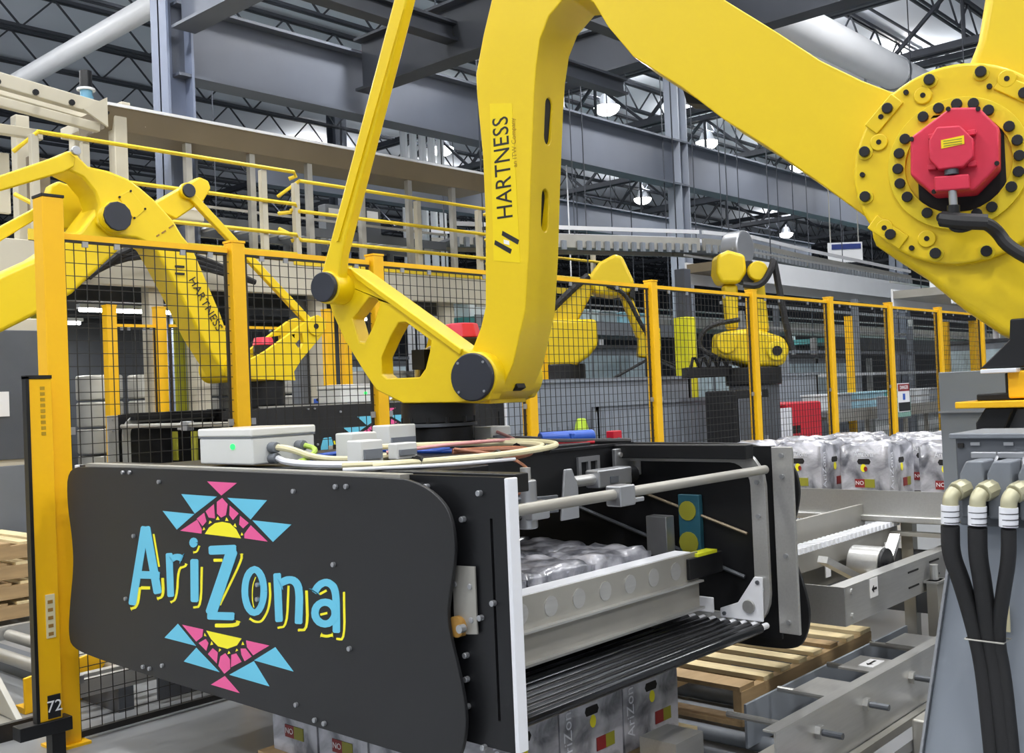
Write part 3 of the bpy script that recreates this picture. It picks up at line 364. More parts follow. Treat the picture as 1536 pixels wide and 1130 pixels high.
# ================================================================ mezzanine
mz=thing('mezzanine','beige steel mezzanine deck on square posts behind the fence','mezzanine',(6.5,11,0))
MB().box(3.2,10.2,9.6,13,2.96,3.09).build('deck',BEIGE,mz)
MB().box(3.2,10.2,9.5,9.6,2.72,3.09).build('fascia',BEIGE,mz,.01)
for y in (10.4,11.3,12.2,13): ibeam(MB(),(3.2,y,2.8),(10.2,y,2.8),.12,.3).build('deck_joist',BEAMD,mz)
for x in (5.35,7.4,9.46):
    for y in (9.7,12.8): MB().box(x-.08,x+.08,y-.08,y+.08,0,2.75).build('post',BEIGE,mz,.01)
MB().box(3.2,10.2,12.98,13.05,0,2.7).build('back_panel',GREYD,mz)
def railing(x0,x1,y,z0,posts,label,h=1.0,curl=True):
    t=thing('guard_railing',label,'railing',((x0+x1)/2,y,z0),'yellow guard railings on the mezzanine')
    for k,zz in enumerate((h,h*.64,h*.3)):
        pts=[(x0,y,z0+zz),(x1,y,z0+zz)]
        if curl: pts=[(x0,y+.25,z0+zz-.15*(1-k)),(x0+.12,y,z0+zz)]+pts[1:]+[(x1+.06,y+.05,z0+zz-.03),(x1,y+.1,z0+zz-.06)]
        MB().tube(pts,.022,8).build('rail',RAILY,t,smooth=True)
    MB().box(x0,x1,y-.01,y+.01,z0,z0+.1).build('toe_board',RAILY,t)
    for x in posts: MB().box(x-.035,x+.035,y+.02,y+.09,z0,z0+h-.02).build('rail_post',BEIGE,t,.006)
    return t
railing(4.05,7.0,9.5,3.09,(4.15,4.63,6.62),'yellow tube railing nearest the beige machine frame')
railing(6.95,10.15,9.5,3.05,(7.05,8.9,10.0),'yellow tube railing behind the thin yellow rod',.95)
railing(12.2,14.2,10.6,3.1,(12.5,13.9),'short yellow railing beside the overhead case conveyor',.9)
# conveyor on the mezzanine
def conveyor(name,label,p0,p1,z,w,side,bed,legs=(),h=.16,rollers=0,zfoot=0,cat='conveyor',group=None,guard=0,guardmat=None,hang=False):
    p0=Vector((p0[0],p0[1],0)); p1=Vector((p1[0],p1[1],0)); d=(p1-p0).normalized(); a=Vector((-d.y,d.x,0)); Z=Vector((0,0,z)); L=(p1-p0).length
    t=thing(name,label,cat,((p0.x+p1.x)/2,(p0.y+p1.y)/2,zfoot),group)
    for s in (-1,1):
        MB().bar(p0+a*(s*w/2)+Z,p1+a*(s*w/2)+Z,.03,h).build('side_rail',side,t)
        if guard: MB().bar(p0+a*(s*(w/2+.02))+Z+Vector((0,0,h/2+guard)),p1+a*(s*(w/2+.02))+Z+Vector((0,0,h/2+guard)),.02,.03).build('guide_rail',guardmat or side,t)
    if rollers:
        n=int(L/rollers)
        m0=None
        for i in range(n):
            c=p0+d*(rollers*(i+.5))+Z+Vector((0,0,h*.2)); MB().cyl(c-a*(w/2-.02),c+a*(w/2-.02),min(.03,rollers*.4),8).build('roller',bed,t,smooth=True)
    else: MB().bar(p0+Z+Vector((0,0,h*.2)),p1+Z+Vector((0,0,h*.2)),w-.04,h*.4).build('belt',bed,t)
    for q in legs:
        for s in (-1,1):
            c=p0.lerp(p1,q)+a*(s*(w/2-.03))
            if hang: MB().box(c.x-.007,c.x+.007,c.y-.007,c.y+.007,z,8.95).build('hanger_rod',JOIST,t); continue
            MB().box(c.x-.03,c.x+.03,c.y-.03,c.y+.03,zfoot,z-h/2).build('leg',side,t)
    return t
conveyor('can_conveyor','long pale roller conveyor on the mezzanine behind the yellow rails',(5.75,10.65),(10.1,10.65),3.6,.7,GREYD,ALU,(.1,.5,.9),.11,.22,3.09,guard=.1,guardmat=STEELD)
conveyor('can_conveyor','upper pale conveyor crossing the mezzanine further back',(6.6,12.2),(11.5,12.2),3.9,.6,STEELD,ALU,(.1,.5,.9),.18,0,3.09)
# beige machine frame
fr=thing('depalletizer_frame','beige steel machine frame with cross beams standing on the mezzanine','machine',(4.6,10.6,3.09))
for (p0,p1,w,h) in (((3.4,10.0,4.72),(5.5,10.0,4.5),.1,.14),((3.4,10.9,4.95),(5.6,10.9,4.72),.1,.14),((3.5,10.0,4.5),(5.0,10.0,4.36),.08,.09),((3.9,10.0,4.85),(3.9,11.4,4.85),.1,.16),((5.3,10,4.62),(5.3,11.4,4.62),.1,.12),((3.3,10.4,4.3),(4.6,10.4,4.3),.08,.1)):
    MB().bar(p0,p1,w,h).build('cross_beam',BEIGE,fr,.01)
for x,y in ((3.75,10.0),(4.6,10.9),(5.35,11.2),(3.3,10.9),(5.2,10.0)): MB().box(x-.07,x+.07,y-.07,y+.07,3.09,4.6).build('post',BEIGE,fr,.01)
for x in (3.7,4.1,4.5,4.9): MB().box(x,x+.22,10.5,10.56,3.5,4.1).build('side_panel',BEIGED if x>4.3 else BEIGE,fr,.008)
for x in (4.0,4.35,4.7,5.05): MB().cyl((x,9.94,4.62-.1*(x-4)),(x,9.92,4.62-.1*(x-4)),.03,10).build('bolt',BLACKM,fr)
b=thing('blue_valve','pale blue valve bottle standing on the beige machine frame','valve',(4.98,10.2,4.58))
PB=M('pale_blue',(112,168,198),.4)
MB().cyl((4.98,10.2,4.58),(4.98,10.2,4.72),.055,14,.07).build('body',PB,b,smooth=True); MB().cyl((4.98,10.2,4.72),(4.98,10.2,4.78),.06,14).build('collar',PB,b,smooth=True); MB().cyl((4.98,10.2,4.78),(4.98,10.2,4.80),.09,14).build('flange',PIPEW,b); MB().cyl((4.98,10.2,4.80),(4.98,10.2,4.98),.06,14).build('cap',BLACKM,b,smooth=True)
# cable tray on stands
tr=thing('cable_tray','long brown sheet metal tray on thin stands above the railing','tray',(7.8,10.1,3.09))
MB().prism([(9.9,4.58),(9.98,4.36),(10.5,4.36),(10.58,4.58)],fx,5.05,10.6).build('trough',BEIGED,tr)
MB().box(5.05,10.6,9.88,9.91,4.58,4.61).build('lip',PIPEW,tr)
MB().prism([(5.05,4.36),(5.05,4.66),(4.8,4.5)],fy,9.9,9.93).build('end_plate',BEIGE,tr)
for x in (6.0,6.8,7.6,8.4,9.2,10.0): MB().box(x-.035,x+.035,10.0,10.07,3.09,4.38).build('stand',STEELD,tr)
# clutter on the mezzanine: fence of pipes with cables
for i,(x,y,z0,z1) in enumerate(((5.9,9.9,3.09,3.75),(8.6,10.9,3.09,4.1),(9.5,11.2,3.09,4.2))):
    t=thing('control_box',('small beige control box beside the first railing post','grey control box behind the thin yellow rod','dark control box near the end of the mezzanine')[i],'control box',(x,y,z0))
    MB().box(x-.15,x+.15,y-.08,y+.08,z0+.4,z1).build('cabinet',(BEIGE,GREYM,GREYD)[i],t,.01); MB().box(x-.02,x+.02,y-.02,y+.02,z0,z0+.4).build('stand',STEELD,t); MB().box(x-.1,x+.1,y-.085,y-.08,z1-.15,z1-.05).build('label_plate',LABELW,t)
hose=thing('black_hose_bundle','black cable hoses looping behind the second robot lever','hose',(5.2,9.3,2.6))
for k in range(3): MB().tube([(4.5,9.3+.1*k,2.75),(4.9,9.2,3.1-.05*k),(5.6,9.3,3.05-.06*k),(6.3,9.3,2.8)],.03,8,2).build('hose',RUBBER,hose,smooth=True)
# ================================================================ overhead case conveyor
ov=thing('overhead_conveyor','overhead roller conveyor with white guard strips bending across the hall','conveyor',(17.5,11.6,3.2))
path=[Vector((10.6,10.9,3.8)),Vector((12.5,10.15,3.8)),Vector((14.6,9.25,3.8)),Vector((15.7,9.05,3.8)),Vector((18.2,9.3,3.8)),Vector((24.3,9.7,3.8))]
for i in range(len(path)-1):
    a,b_=path[i],path[i+1]; d=(b_-a).normalized(); nn=Vector((-d.y,d.x,0))
    for s in (-.35,.35):
        MB().bar(a+nn*s,b_+nn*s,.04,.2).build('side_rail',STEELD,ov); MB().bar(a+nn*s+Vector((0,0,.2)),b_+nn*s+Vector((0,0,.2)),.03,.06).build('guard_strip',WHITEP,ov)
    L=(b_-a).length
    for k in range(int(L/.16)):
        c=a+d*(.16*(k+.5))+nn*-.39; MB().box(c.x-.04,c.x+.04,c.y-.02,c.y+.02,3.66,3.80).build('bracket',GREYC,ov)
    MB().bar(a+Vector((0,0,-.02)),b_+Vector((0,0,-.02)),.66,.04).build('bed',GREYM,ov)
for p in path[1:-1]:
    for s in (-.3,.3): MB().bar((p.x+s,p.y,3.8),(p.x+s,p.y,8.9),.012,.012).build('hanger_rod',JOIST,ov)
MB().cyl((14.3,8.0,3.62),(14.3,8.3,3.62),.27,24).build('chrome_drum',ALU,smooth=True,bevel=.03,label='round silver blower drum above the yellow robot',cat='drum')
# far conveyors, walkways and machines behind the fence
def conv(i,p0,p1,z,w,side,bed,lab): return conveyor('line_conveyor',lab,p0,p1,z,w,side,bed,(.05,.5,.95),(.24,.34,.3,.26,.18,.22,.22)[i],0,0,guard=.12,guardmat=STEEL,hang=z>2)
conv(0,(15,12.5),(44,13.2),2.9,.9,STEELD,TEAL,'high teal bed conveyor passing behind both small robots')
conv(1,(14,8.5),(42,9.5),3.3,.8,PIPEW,BEIGED,'high white edged conveyor behind the upright robot')
conv(2,(16,6.0),(40,6.5),2.75,.9,PIPEW,STEELD,'pale overhead conveyor just above the far fence top')
conv(3,(20,9.9),(44,11),2.3,.8,GREYD,TEAL,'dark conveyor with a teal bed above the far machines')
conv(4,(14,7.0),(19.6,6.95),1.0,.7,STEELD,GREYM,'waist high grey conveyor beyond the fence posts')
conv(5,(10.5,10.6),(16.5,11.1),2.55,.8,GREYM,TEAL,'grey conveyor with a teal bed behind the bent robot')
conv(6,(9,16),(26,18),3.3,.9,STEELD,TEAL,'distant conveyor behind the lettered arm')
def machine(x,y,w,d,h,body,trim,label,win=None,lights=0):
    t=thing('process_machine',label,'machine',(x+w/2,y+d/2,0))
    MB().box(x,x+w,y,y+d,.12,h).build('housing',body,t,.02)
    for ax in (x+.04,x+w-.1):
        for ay in (y+.04,y+d-.1): MB().box(ax,ax+.06,ay,ay+.06,0,.12).build('foot',GREYD,t)
    n=max(2,int(w/.8))
    for k in range(n):
        a=x+.06+k*(w-.06)/n; b2=a+(w-.06)/n-.06
        MB().box(a,b2,y-.02,y,.25,h*.52).build('door',trim,t,.006); MB().box(b2-.06,b2-.04,y-.04,y-.02,h*.3,h*.42).build('handle',BLACKM,t)
        MB().box(a,b2,y-.015,y,h*.58,h*.94).build('window',win or SKYL,t)
    m=max(2,int(d/.8))
    for k in range(m):
        a=y+.06+k*(d-.06)/m; b2=a+(d-.06)/m-.06
        MB().box(x-.02,x,a,b2,.25,h*.52).build('door',trim,t,.006); MB().box(x-.015,x,a,b2,h*.58,h*.94).build('window',win or SKYL,t)
    MB().box(x-.03,x+w+.03,y-.03,y+d+.03,h,h+.06).build('cornice_plate',GREYD,t)
    for k in range(3):
        q=x+w*(.2+.3*k); MB().cyl((q,y+d/2,h+.06),(q,y+d/2,h+.5+.2*(k%2)),.05,10).build('duct_stub',PIPEW,t,smooth=True)
    if lights:
        MB().cyl((x+.15,y+.15,h+.06),(x+.15,y+.15,h+.35),.03,8).build('beacon_pole',ALU,t); MB().cyl((x+.15,y+.15,h+.35),(x+.15,y+.15,h+.5),.06,10).build('beacon',AMBER,t)
    return t
MWIN=M('dark_glass',(62,74,80),.15,0,.2,9); MLIT=M('milky_glass',(186,204,212),.3,0,.3,9)
machine(17,9.5,4,1.6,2.0,GREYM,GREYC,'grey machine with milky windows behind the bent robot',MLIT)
machine(20,5.6,3.4,1.6,2.1,GREYC,STEELD,'pale machine with wide windows behind the tall fence posts',MLIT,1)
machine(25,5.2,4,1.6,2.0,STEELD,GREYM,'steel machine with milky windows near the warning sign',MLIT,1)
machine(15.5,15.2,4.5,1.5,2.3,GREYC,GREYM,'pale grey machine under the far slate beam',MLIT)
machine(9.5,15.5,4.5,1.5,2.3,GREYD,GREYM,'dark machine seen below the mezzanine',MLIT)
machine(30,7.4,5,1.6,2.4,GREYM,TEAL,'distant machine with teal doors near the hall end',MLIT)
machine(26.5,2.0,3,1.5,2.6,GREYM,GREYC,'grey machine behind the yellow arm base',MWIN)
machine(4.2,15.2,4,1.4,2.2,GREYM,BEIGED,'grey machine under the mezzanine behind olive curtains',MLIT)
machine(13.4,11.7,3.4,1.1,2.3,GREYC,GREYM,'pale grey machine with milky windows behind the bent robot forearm',MLIT)
TOTE=[(M('tote_white',(222,226,230),.4),'white'),(TEAL,'teal'),(M('tote_sky',(150,190,206),.4),'sky blue'),(M('tote_grey',(150,156,162),.4),'grey')]
def tote(x,y,z,k,where,g):
    m,c=TOTE[k%4]; t=thing('plastic_tote',c+' plastic tote riding on '+where,'tote',(x,y,z),g)
    MB().prism([(x-.2,y-.15),(x+.2,y-.15),(x+.2,y+.15),(x-.2,y+.15)],fz,z,z+.22).build('body',m,t,.015); MB().box(x-.22,x+.22,y-.17,y+.17,z+.22,z+.25).build('rim',m,t,.006)
for k in range(9): tote(10.9+.6*k,10.64+.05*k,2.638,k*3+k//4,'the grey conveyor behind the bent robot','totes behind the bent robot')
for k in range(14): tote(17+1.1*k,6.02+.023*k,2.87,k*5+k//3,'the pale overhead conveyor past the fence','totes past the fence')
for k in range(8): tote(14.4+.62*k,6.995-.005*k,1.072,k*7+k//3,'the waist high conveyor past the fence','totes on the waist high conveyor')
# bottle racks / can towers under the mezzanine and pipes clutter
for i in range(9):
    x=5.6+i*.62; t=thing('can_stack','tall shrink wrapped stack of silver cans under the mezzanine','can stack',(x,11.4,0),'can stacks under the mezzanine')
    MB().box(x-.26,x+.26,11.1,11.7,0,.14).build('base_pallet',WOODD,t)
    for k in range(6): MB().cyl((x,11.4,.14+k*.3),(x,11.4,.42+k*.3),.25,12).build('can_layer',STEELD,t,bevel=.02)
for i,(x,w) in enumerate(((4.3,.3),(5.79,.36))):
    t=thing('strip_curtain',('olive plastic strip curtain beside the beige mezzanine post','wide olive plastic strip curtain behind the second robot arm')[i],'curtain',(x,10.1,0))
    MB().box(x-.02,x+w+.02,10.08,10.13,2.55,2.62).build('header_rail',GREYD,t)
    for k in range(5): MB().box(x+k*w/5,x+(k+.9)*w/5,10.08+.012*(k%2),10.09+.012*(k%2),.2,2.55).build('strip',OLIVE,t)
for i,(x,y,c) in enumerate(((7.3,9.9,GREYM),(8.3,10.6,GREYD),(6.0,9.95,BEIGE))):
    MB().box(x-.09,x+.09,y-.09,y+.09,0,2.7).build('support_post',c,bevel=.01,label=('grey square post behind the wrist bracket','dark square post under the mezzanine deck','beige square post beside the olive curtain')[i],cat='post')
bd=thing('hanging_board','white hanging board with a navy blue header below the elbow','board',(23.0,10.3,4.2))
MB().bar((22.7,10.6,4.47),(23.25,10.02,4.47),.03,.46).build('panel',LABELW,bd); MB().bar((22.74,10.52,4.6),(23.2,10.03,4.6),.02,.12).build('header',M('navy_blue',(34,52,120),.5),bd)
for x,y in ((22.75,10.55),(23.2,10.08)): MB().box(x-.01,x+.01,y-.01,y+.01,4.68,8.95).build('hanger_rod',STEELD,bd)
for i,(x,y) in enumerate(((5.6,10.6),(8.3,10.6),(5.2,12.2))):
    bt=thing('batten_lamp',('white batten lamp under the mezzanine near the olive curtain','white batten lamp under the mezzanine behind the wrist bracket','white batten lamp under the mezzanine, deepest one')[i],'lamp',(x,y,2.55))
    MB().box(x-.6,x+.6,y-.05,y+.05,2.60,2.64).build('housing',PIPEW,bt); MB().cyl((x-.58,y,2.58),(x+.58,y,2.58),.02,8).build('tube',WHITEL,bt,smooth=True)
    ld=bpy.data.lights.new('batten_light','AREA'); ld.shape='RECTANGLE'; ld.size=1.2; ld.size_y=.08; ld.energy=28; lo=bpy.data.objects.new('batten_light',ld); COL.objects.link(lo); lo.parent=bt; lo.location=(0,0,-.02)
# small items on the far side: wall of thin pipes / stanchions seen through the mesh
for i in range(26):
    x=15+i*1.15; y=7.8+((i*37)%11)*.35; h=2.0+((i*53)%7)*.2
    MB().box(x-.05,x+.05,y-.05,y+.05,0,h).build('stanchion',(GREYC,STEEL,GREYD)[i%3],label='slim metal stanchion among the far conveyors',cat='stanchion',group='stanchions among the far conveyors')
for i in range(5):
    z=1.2+i*.42; MB().bar((15,7.7+.3*i,z),(40,8.4+.3*i,z),.05,.05).build('conduit_pipe',(STEEL,PIPEW,GREYM)[i%3],label='horizontal conduit pipe running across the far stanchions',cat='pipe',group='conduits among the far conveyors')
# yellow column and fence far
MB().box(11.84,12.06,7.55,7.77,0,2.45).build('bollard_sleeve',M('lemon_sleeve',(226,222,30),.5),bevel=.02,label='lemon yellow sleeve around a column between the small robots',cat='bollard')
MB().box(11.87,12.03,7.58,7.74,2.45,3.1).build('support_post',BEAMD,bevel=.01,label='slate post rising out of the lemon yellow sleeve',cat='post')
# ================================================================ safety fence
FY=4.74
def post(x,y,h,label,w=.08,tall=False,group='yellow fence posts'):
    t=thing('fence_post',label,'fence post',(x,y,0),group)
    MB().box(x-w/2,x+w/2,y-w/2,y+w/2,.01,h).build('tube',FENCEY,t,.006); MB().box(x-w/2-.03,x+w/2+.03,y-w/2-.03,y+w/2+.03,0,.012).build('base_plate',FENCEY,t)
    MB().box(x-w/2-.002,x+w/2+.002,y-w/2-.002,y+w/2+.002,h,h+.012).build('cap',BLACKM if tall else FENCEY,t)
    return t
PX=[2.115,3.09,4.05,5.40,6.92,8.52,10.1,11.62,13.15,14.7]
PL_=['tall yellow fence post with black cap beside the light curtain','yellow fence post rising behind the white junction box','yellow fence post behind the wrist bracket','yellow fence post below the robot wrist pivot',
 'yellow fence post in front of the bent robot forearm','yellow fence post in front of the upright robot','yellow fence post between the upright robot and the warning sign','yellow fence post beside the warning sign','yellow fence post at the grey guard sheet','last yellow fence post behind the black arm base']
for i,x in enumerate(PX): post(x,FY,2.49 if i==0 else 2.36,PL_[i],.1 if i==0 else .08,i==0)
def panel(x0,x1,y,label,pitch=.056,r=.0018,h0=.03,h1=2.32,along='x',group='wire mesh fence panels'):
    def q(a,b,z): return (a,y+b,z) if along=='x' else (y+b,a,z)
    t=thing('mesh_panel',label,'fence panel',q((x0+x1)/2,0,h0),group)
    for z in (h0,h1): MB().bar(q(x0,0,z),q(x1,0,z),.028,.028).build('rail',FENCEY if z==h1 else WIRE,t)
    MB().bar(q(x0,-.002,h1-.019),q(x1,-.002,h1-.019),.02,.012).build('edge_strip',WIRE,t)
    for x in (x0+.008,x1-.008): MB().bar(q(x,0,h0),q(x,0,h1),.014,.014).build('stile',WIRE,t)
    mb=MB(); n=int((x1-x0)/pitch)
    for k in range(1,n): mb.bar(q(x0+(x1-x0)*k/n,0,h0),q(x0+(x1-x0)*k/n,0,h1),2*r,2*r)
    m=int((h1-h0)/(pitch*1.06))
    for k in range(1,m): mb.bar(q(x0-.02,-.004,h0+(h1-h0)*k/m),q(x1+.02,-.004,h0+(h1-h0)*k/m),2*r,2*r)
    mb.build('wire_mesh',WIRE,t,kind='stuff')
    for z in (h1-.9,h0+.25):
        for x in (x0+.015,x1-.015): MB().bar(q(x-.014,-.012,z),q(x+.014,-.012,z),.012,.035).build('clip',ALU,t)
    for f in (.12,.3,.7,.88): 
        x=x0+(x1-x0)*f; MB().bar(q(x-.014,-.016,h1-.032),q(x+.014,-.016,h1-.032),.01,.026).build('clip',ALU,t)
    return t
PN=['mesh panel beside the tall yellow post, in front of the second robot','mesh panel between the junction box post and the wrist bracket','mesh panel behind the robot wrist bracket','mesh panel below the lettered robot arm','mesh panel in front of the bent robot','mesh panel in front of the upright robot','mesh panel just past the upright robot','mesh panel before the warning sign','mesh panel carrying the warning sign']
for i in range(len(PX)-1): panel(PX[i]+.055,PX[i+1]-.05,FY,PN[i])
s=thing('warning_sign','small red, white and black warning sign on the mesh','sign',(11.9,4.70,1.1),None)
MB().box(11.72,12.06,4.715,4.72,1.12,1.45).build('plate',LABELW,s); MB().box(11.73,12.05,4.711,4.715,1.36,1.44).build('red_band',INKR,s); MB().box(11.73,12.05,4.711,4.715,1.13,1.23).build('black_band',INK,s)
MB().box(11.86,11.92,4.711,4.715,1.26,1.33).build('symbol',BLUEV,s)
text('lettering','DANGER',.06,LABELW,s,frame((11.89,4.709,1.40),(1,0,0),(0,0,1)))
# second fence line further back
for x,y,l in ((4.74,9.4,'far yellow fence post under the mezzanine, thinner of two'),(5.25,9.4,'far yellow fence post under the mezzanine, wider of two'),(7.0,9.0,'far yellow post just beside the second wrist bracket'),(7.35,9.15,'far yellow post behind the second wrist bracket'),
  (15.6,7.0,'far yellow post behind the mesh, between warning sign and upright robot'),(19.5,6.9,'far yellow post above the grey guard sheet'),(17.9,5.9,'second far yellow post above the grey guard sheet'),(9.6,8.2,'far yellow post under the bent robot body')):
    post(x,y,2.5 if y>6 else 2.4,l,.1)
panel(4.8,5.2,9.4,'far mesh panel under the mezzanine',.07,.0014); panel(5.3,6.95,9.3,'far mesh panel beside the olive curtain',.07,.0014)
# light curtain
lc=thing('light_curtain','slim yellow light curtain column with black face beside the tall post','light curtain',(1.96,4.63,0))
MB().box(1.95,2.05,4.62,4.66,.16,1.66).build('housing',FENCEY,lc,.004); MB().box(1.935,1.95,4.615,4.655,.15,1.67).build('black_face',BLACKM,lc); MB().box(1.935,2.05,4.615,4.66,1.66,1.675).build('cap',BLACKM,lc)
MB().box(1.86,2.09,4.61,4.69,.10,.16).build('base_bracket',BLACKM,lc,.004); MB().box(2.0,2.06,4.62,4.68,0,.10).build('foot',BLACKM,lc)
MB().box(1.985,2.04,4.614,4.62,.17,.27).build('number_plate',INK,lc)
text('lettering','72',.07,LABELW,lc,frame((2.012,4.612,.22),(1,0,0),(0,0,1)))
for k in range(9): MB().box(1.998,2.018,4.618,4.62,1.41+.025*k,1.425+.025*k).build('faded_mark',FAINT,lc)
MB().box(1.99,2.03,4.615,4.62,.52,.71).build('sticker',CREAM,lc)
for k in range(5): MB().box(1.998,2.02,4.6135,4.615,.53+.035*k,.545+.035*k).build('worn_print',BROWN,lc)
# ================================================================ robot kinematics plane
RW=Vector((2.96,3.10,0)); RE=Vector((.2435,-.9699,0)); RN=Vector((-.9699,-.2435,0))
def RP(s,z,o): return RW+RE*s+RN*o+Vector((0,0,z))
def rcyl(s,z,o0,o1,r,n=28,r1=None): return MB().cyl(RP(s,z,o0),RP(s,z,o1),r,n,r1)
rb=thing('palletizing_robot','big yellow palletizing robot with curved lettered arm reaching over the black gripper','robot',tuple(RW+RE*3.3))
def cut(o,cutter):
    md=o.modifiers.new('cut','BOOLEAN'); md.object=cutter; md.operation='DIFFERENCE'; md.solver='EXACT'
    o.modifiers.move(len(o.modifiers)-1,0)
    dg=bpy.context.evaluated_depsgraph_get(); bev=[m for m in o.modifiers if m.type=='BEVEL']
    for b in bev: b.show_viewport=False
    dg.update(); me=bpy.data.meshes.new_from_object(o.evaluated_get(dg)); o.modifiers.remove(md); old=o.data; o.data=me
    for b in bev: b.show_viewport=True
    bpy.data.objects.remove(cutter)
goose=MB().prism(G['goose'],RP,-.13,.13).build('curved_arm',ROBOT,rb,.034,4)
# slots through the inner face of the arm
sl=G['slots']; mb=MB()
for (a,b) in ((sl[0],sl[1]),(sl[2],sl[3])):
    d=Vector((b[0]-a[0],b[1]-a[1])); ang=math.atan2(d.x,-d.y); L=d.length
    prof=[]; r=.03
    for k in range(9): g=math.pi*k/8; prof.append((r*math.cos(g),r*math.sin(g)))
    for k in range(9): g=math.pi+math.pi*k/8; prof.append((r*math.cos(g),-L+r*math.sin(g)))
    mb.prism(prof,lambda u,w,t,a=a,d=d: RP(a[0]-.10+t+d.x*(-w/L),a[1]+w,-.0+u),0,.26)
ct=mb.build('cutter',DARKR,rb)
for (a,b) in ((sl[0],sl[1]),(sl[2],sl[3])):
    d=Vector((b[0]-a[0],b[1]-a[1])); L=d.length; r=.0295; prof=[(r*math.cos(math.pi*k/8),r*math.sin(math.pi*k/8)) for k in range(9)]+[(r*math.cos(math.pi+math.pi*k/8),-L+r*math.sin(math.pi+math.pi*k/8)) for k in range(9)]
    MB().prism(prof,lambda u,w,t,a=a,d=d,L=L: RP(a[0]-.10+t+d.x*(-w/L),a[1]+w,u),0,.112).build('slot_shade',DARKR,rb)  # near-black fill paints the shade inside each slot
try: cut(goose,ct)
except Exception as ex: print('cut failed',ex); 
# wrist end barrel
wp=G['wpivot'][0]
rcyl(wp[0],wp[1],-.2,.2,.098).build('wrist_barrel',ROBOT,rb,.01,3)
rcyl(wp[0],wp[1],-.225,-.2,.07).build('back_cap',BLACKM,rb,.004)
wc=rcyl(wp[0],wp[1],.2,.222,.092,36).build('pivot_cap',CAPN,rb,.006)
for k in range(4):
    g=math.pi/4+k*math.pi/2; rcyl(wp[0]+.078*math.cos(g),wp[1]+.078*math.sin(g),.222,.226,.005,8).build('screw',ALU,wc)
MB().prism([(.362,1.512),(.395,1.528),(.388,1.545),(.355,1.52)],RP,-.03,.04).build('recess',DARKR,rb)
# wrist bracket: two side plates, floor and web
MB().prism(G['bracket'],RP,.115,.2,[G['br_hole1'],G['br_hole2']]).build('bracket_plate',ROBOT,rb,.008,2)
MB().prism([(-.165,1.545),(-.04,1.486),(.35,1.486),(.384,1.548),(.33,1.6),(.1,1.6),(-.12,1.6)],RP,-.2,-.15).build('bracket_plate',ROBOT,rb,.01,2)
MB().prism([(-.14,1.50),(.33,1.47),(.33,1.5),(-.1,1.52)],RP,-.15,.15).build('bracket_floor',ROBOT,rb,.004)
MB().prism([(-.27,2.05),(-.22,2.015),(.25,1.685),(.24,1.66),(-.235,1.995)],RP,.07,.212).build('bracket_lip',ROBOT,rb,.006)
# wrist motor and wiring seen through the bracket
mt=MB().cyl(RP(.115,1.5,-.02),RP(.115,1.74,-.02),.085,8).build('wrist_motor',BLACKM,rb,.006)
MB().cyl(RP(.115,1.74,-.02),RP(.115,1.80,-.02),.082,8,.066).build('motor_cap',RED,mt,.006)
for k in range(5):
    MB().tube([RP(-.12+.03*k,1.53,.02*k-.03),RP(-.06+.02*k,1.66,.05-.02*k),RP(.0+.02*k,1.72,.03),RP(.09,1.66-.03*k,.0)],.011,8,2).build('cable',(CREAM,RUBBER,M('orange_cable',(214,86,40),.5),ALU,RUBBER)[k],rb,smooth=True)
MB().prism([(-.14,1.55),(-.05,1.55),(-.02,1.72),(-.02,1.79),(-.06,1.79)],RP,-.1,-.06).build('inner_plate',ROBOT,rb)
MB().prism([(-.06,1.62),(.0,1.62),(.0,1.7),(-.06,1.7)],RP,.03,.09).build('sensor_block',DARKR,rb)
# flange on the gripper
fl=MB().cyl((2.96,3.10,1.40),(2.96,3.10,1.485),.152,32).build('tool_flange',BLACKM,rb,.006)
MB().cyl((2.96,3.10,1.385),(2.96,3.10,1.40),.158,32).build('flange_ring',GREYD,rb,.003)
MB().cyl((2.96,3.10,1.29),(2.96,3.10,1.385),.14,32).build('flange_adapter',BLACKM,rb,.006)
for k in range(12):
    g=2*math.pi*k/12; MB().cyl((2.96+.145*math.cos(g),3.1+.145*math.sin(g),1.40),(2.96+.145*math.cos(g),3.1+.145*math.sin(g),1.425),.012,8).build('bolt',BLACKM,rb)
# parallel rod
re_=G['rodend']; c0=re_[0]
MB().cyl(RP(c0[0],c0[1],.18),RP(c0[0],c0[1],.30),.066,28).build('rod_eye',ROBOT,rb,.008,3)
MB().cyl(RP(c0[0],c0[1],.17),RP(c0[0],c0[1],.195),.078,28).build('seal_ring',RUBBER,rb,.004)
MB().cyl(RP(c0[0],c0[1],.30),RP(c0[0],c0[1],.325),.060,28).build('rod_cap',CAPN,rb,.005)
rd=MB().prism([(c0[0]-.05,c0[1]+.03),(c0[0]+.05,c0[1]+.01),(c0[0]+.07,c0[1]+.13),(.108,3.02),(.28,3.5),(.215,3.52),(.046,3.04),(c0[0]+.005,c0[1]+.16)],RP,.225,.285).build('parallel_rod',ROBOT,rb,.012,2)
MB().prism([(c0[0]+.052,c0[1]+.18),(c0[0]+.062,c0[1]+.18),(.10,3.0),(.09,3.0)],RP,.284,.293).build('rod_rib',ROBOT,rd)
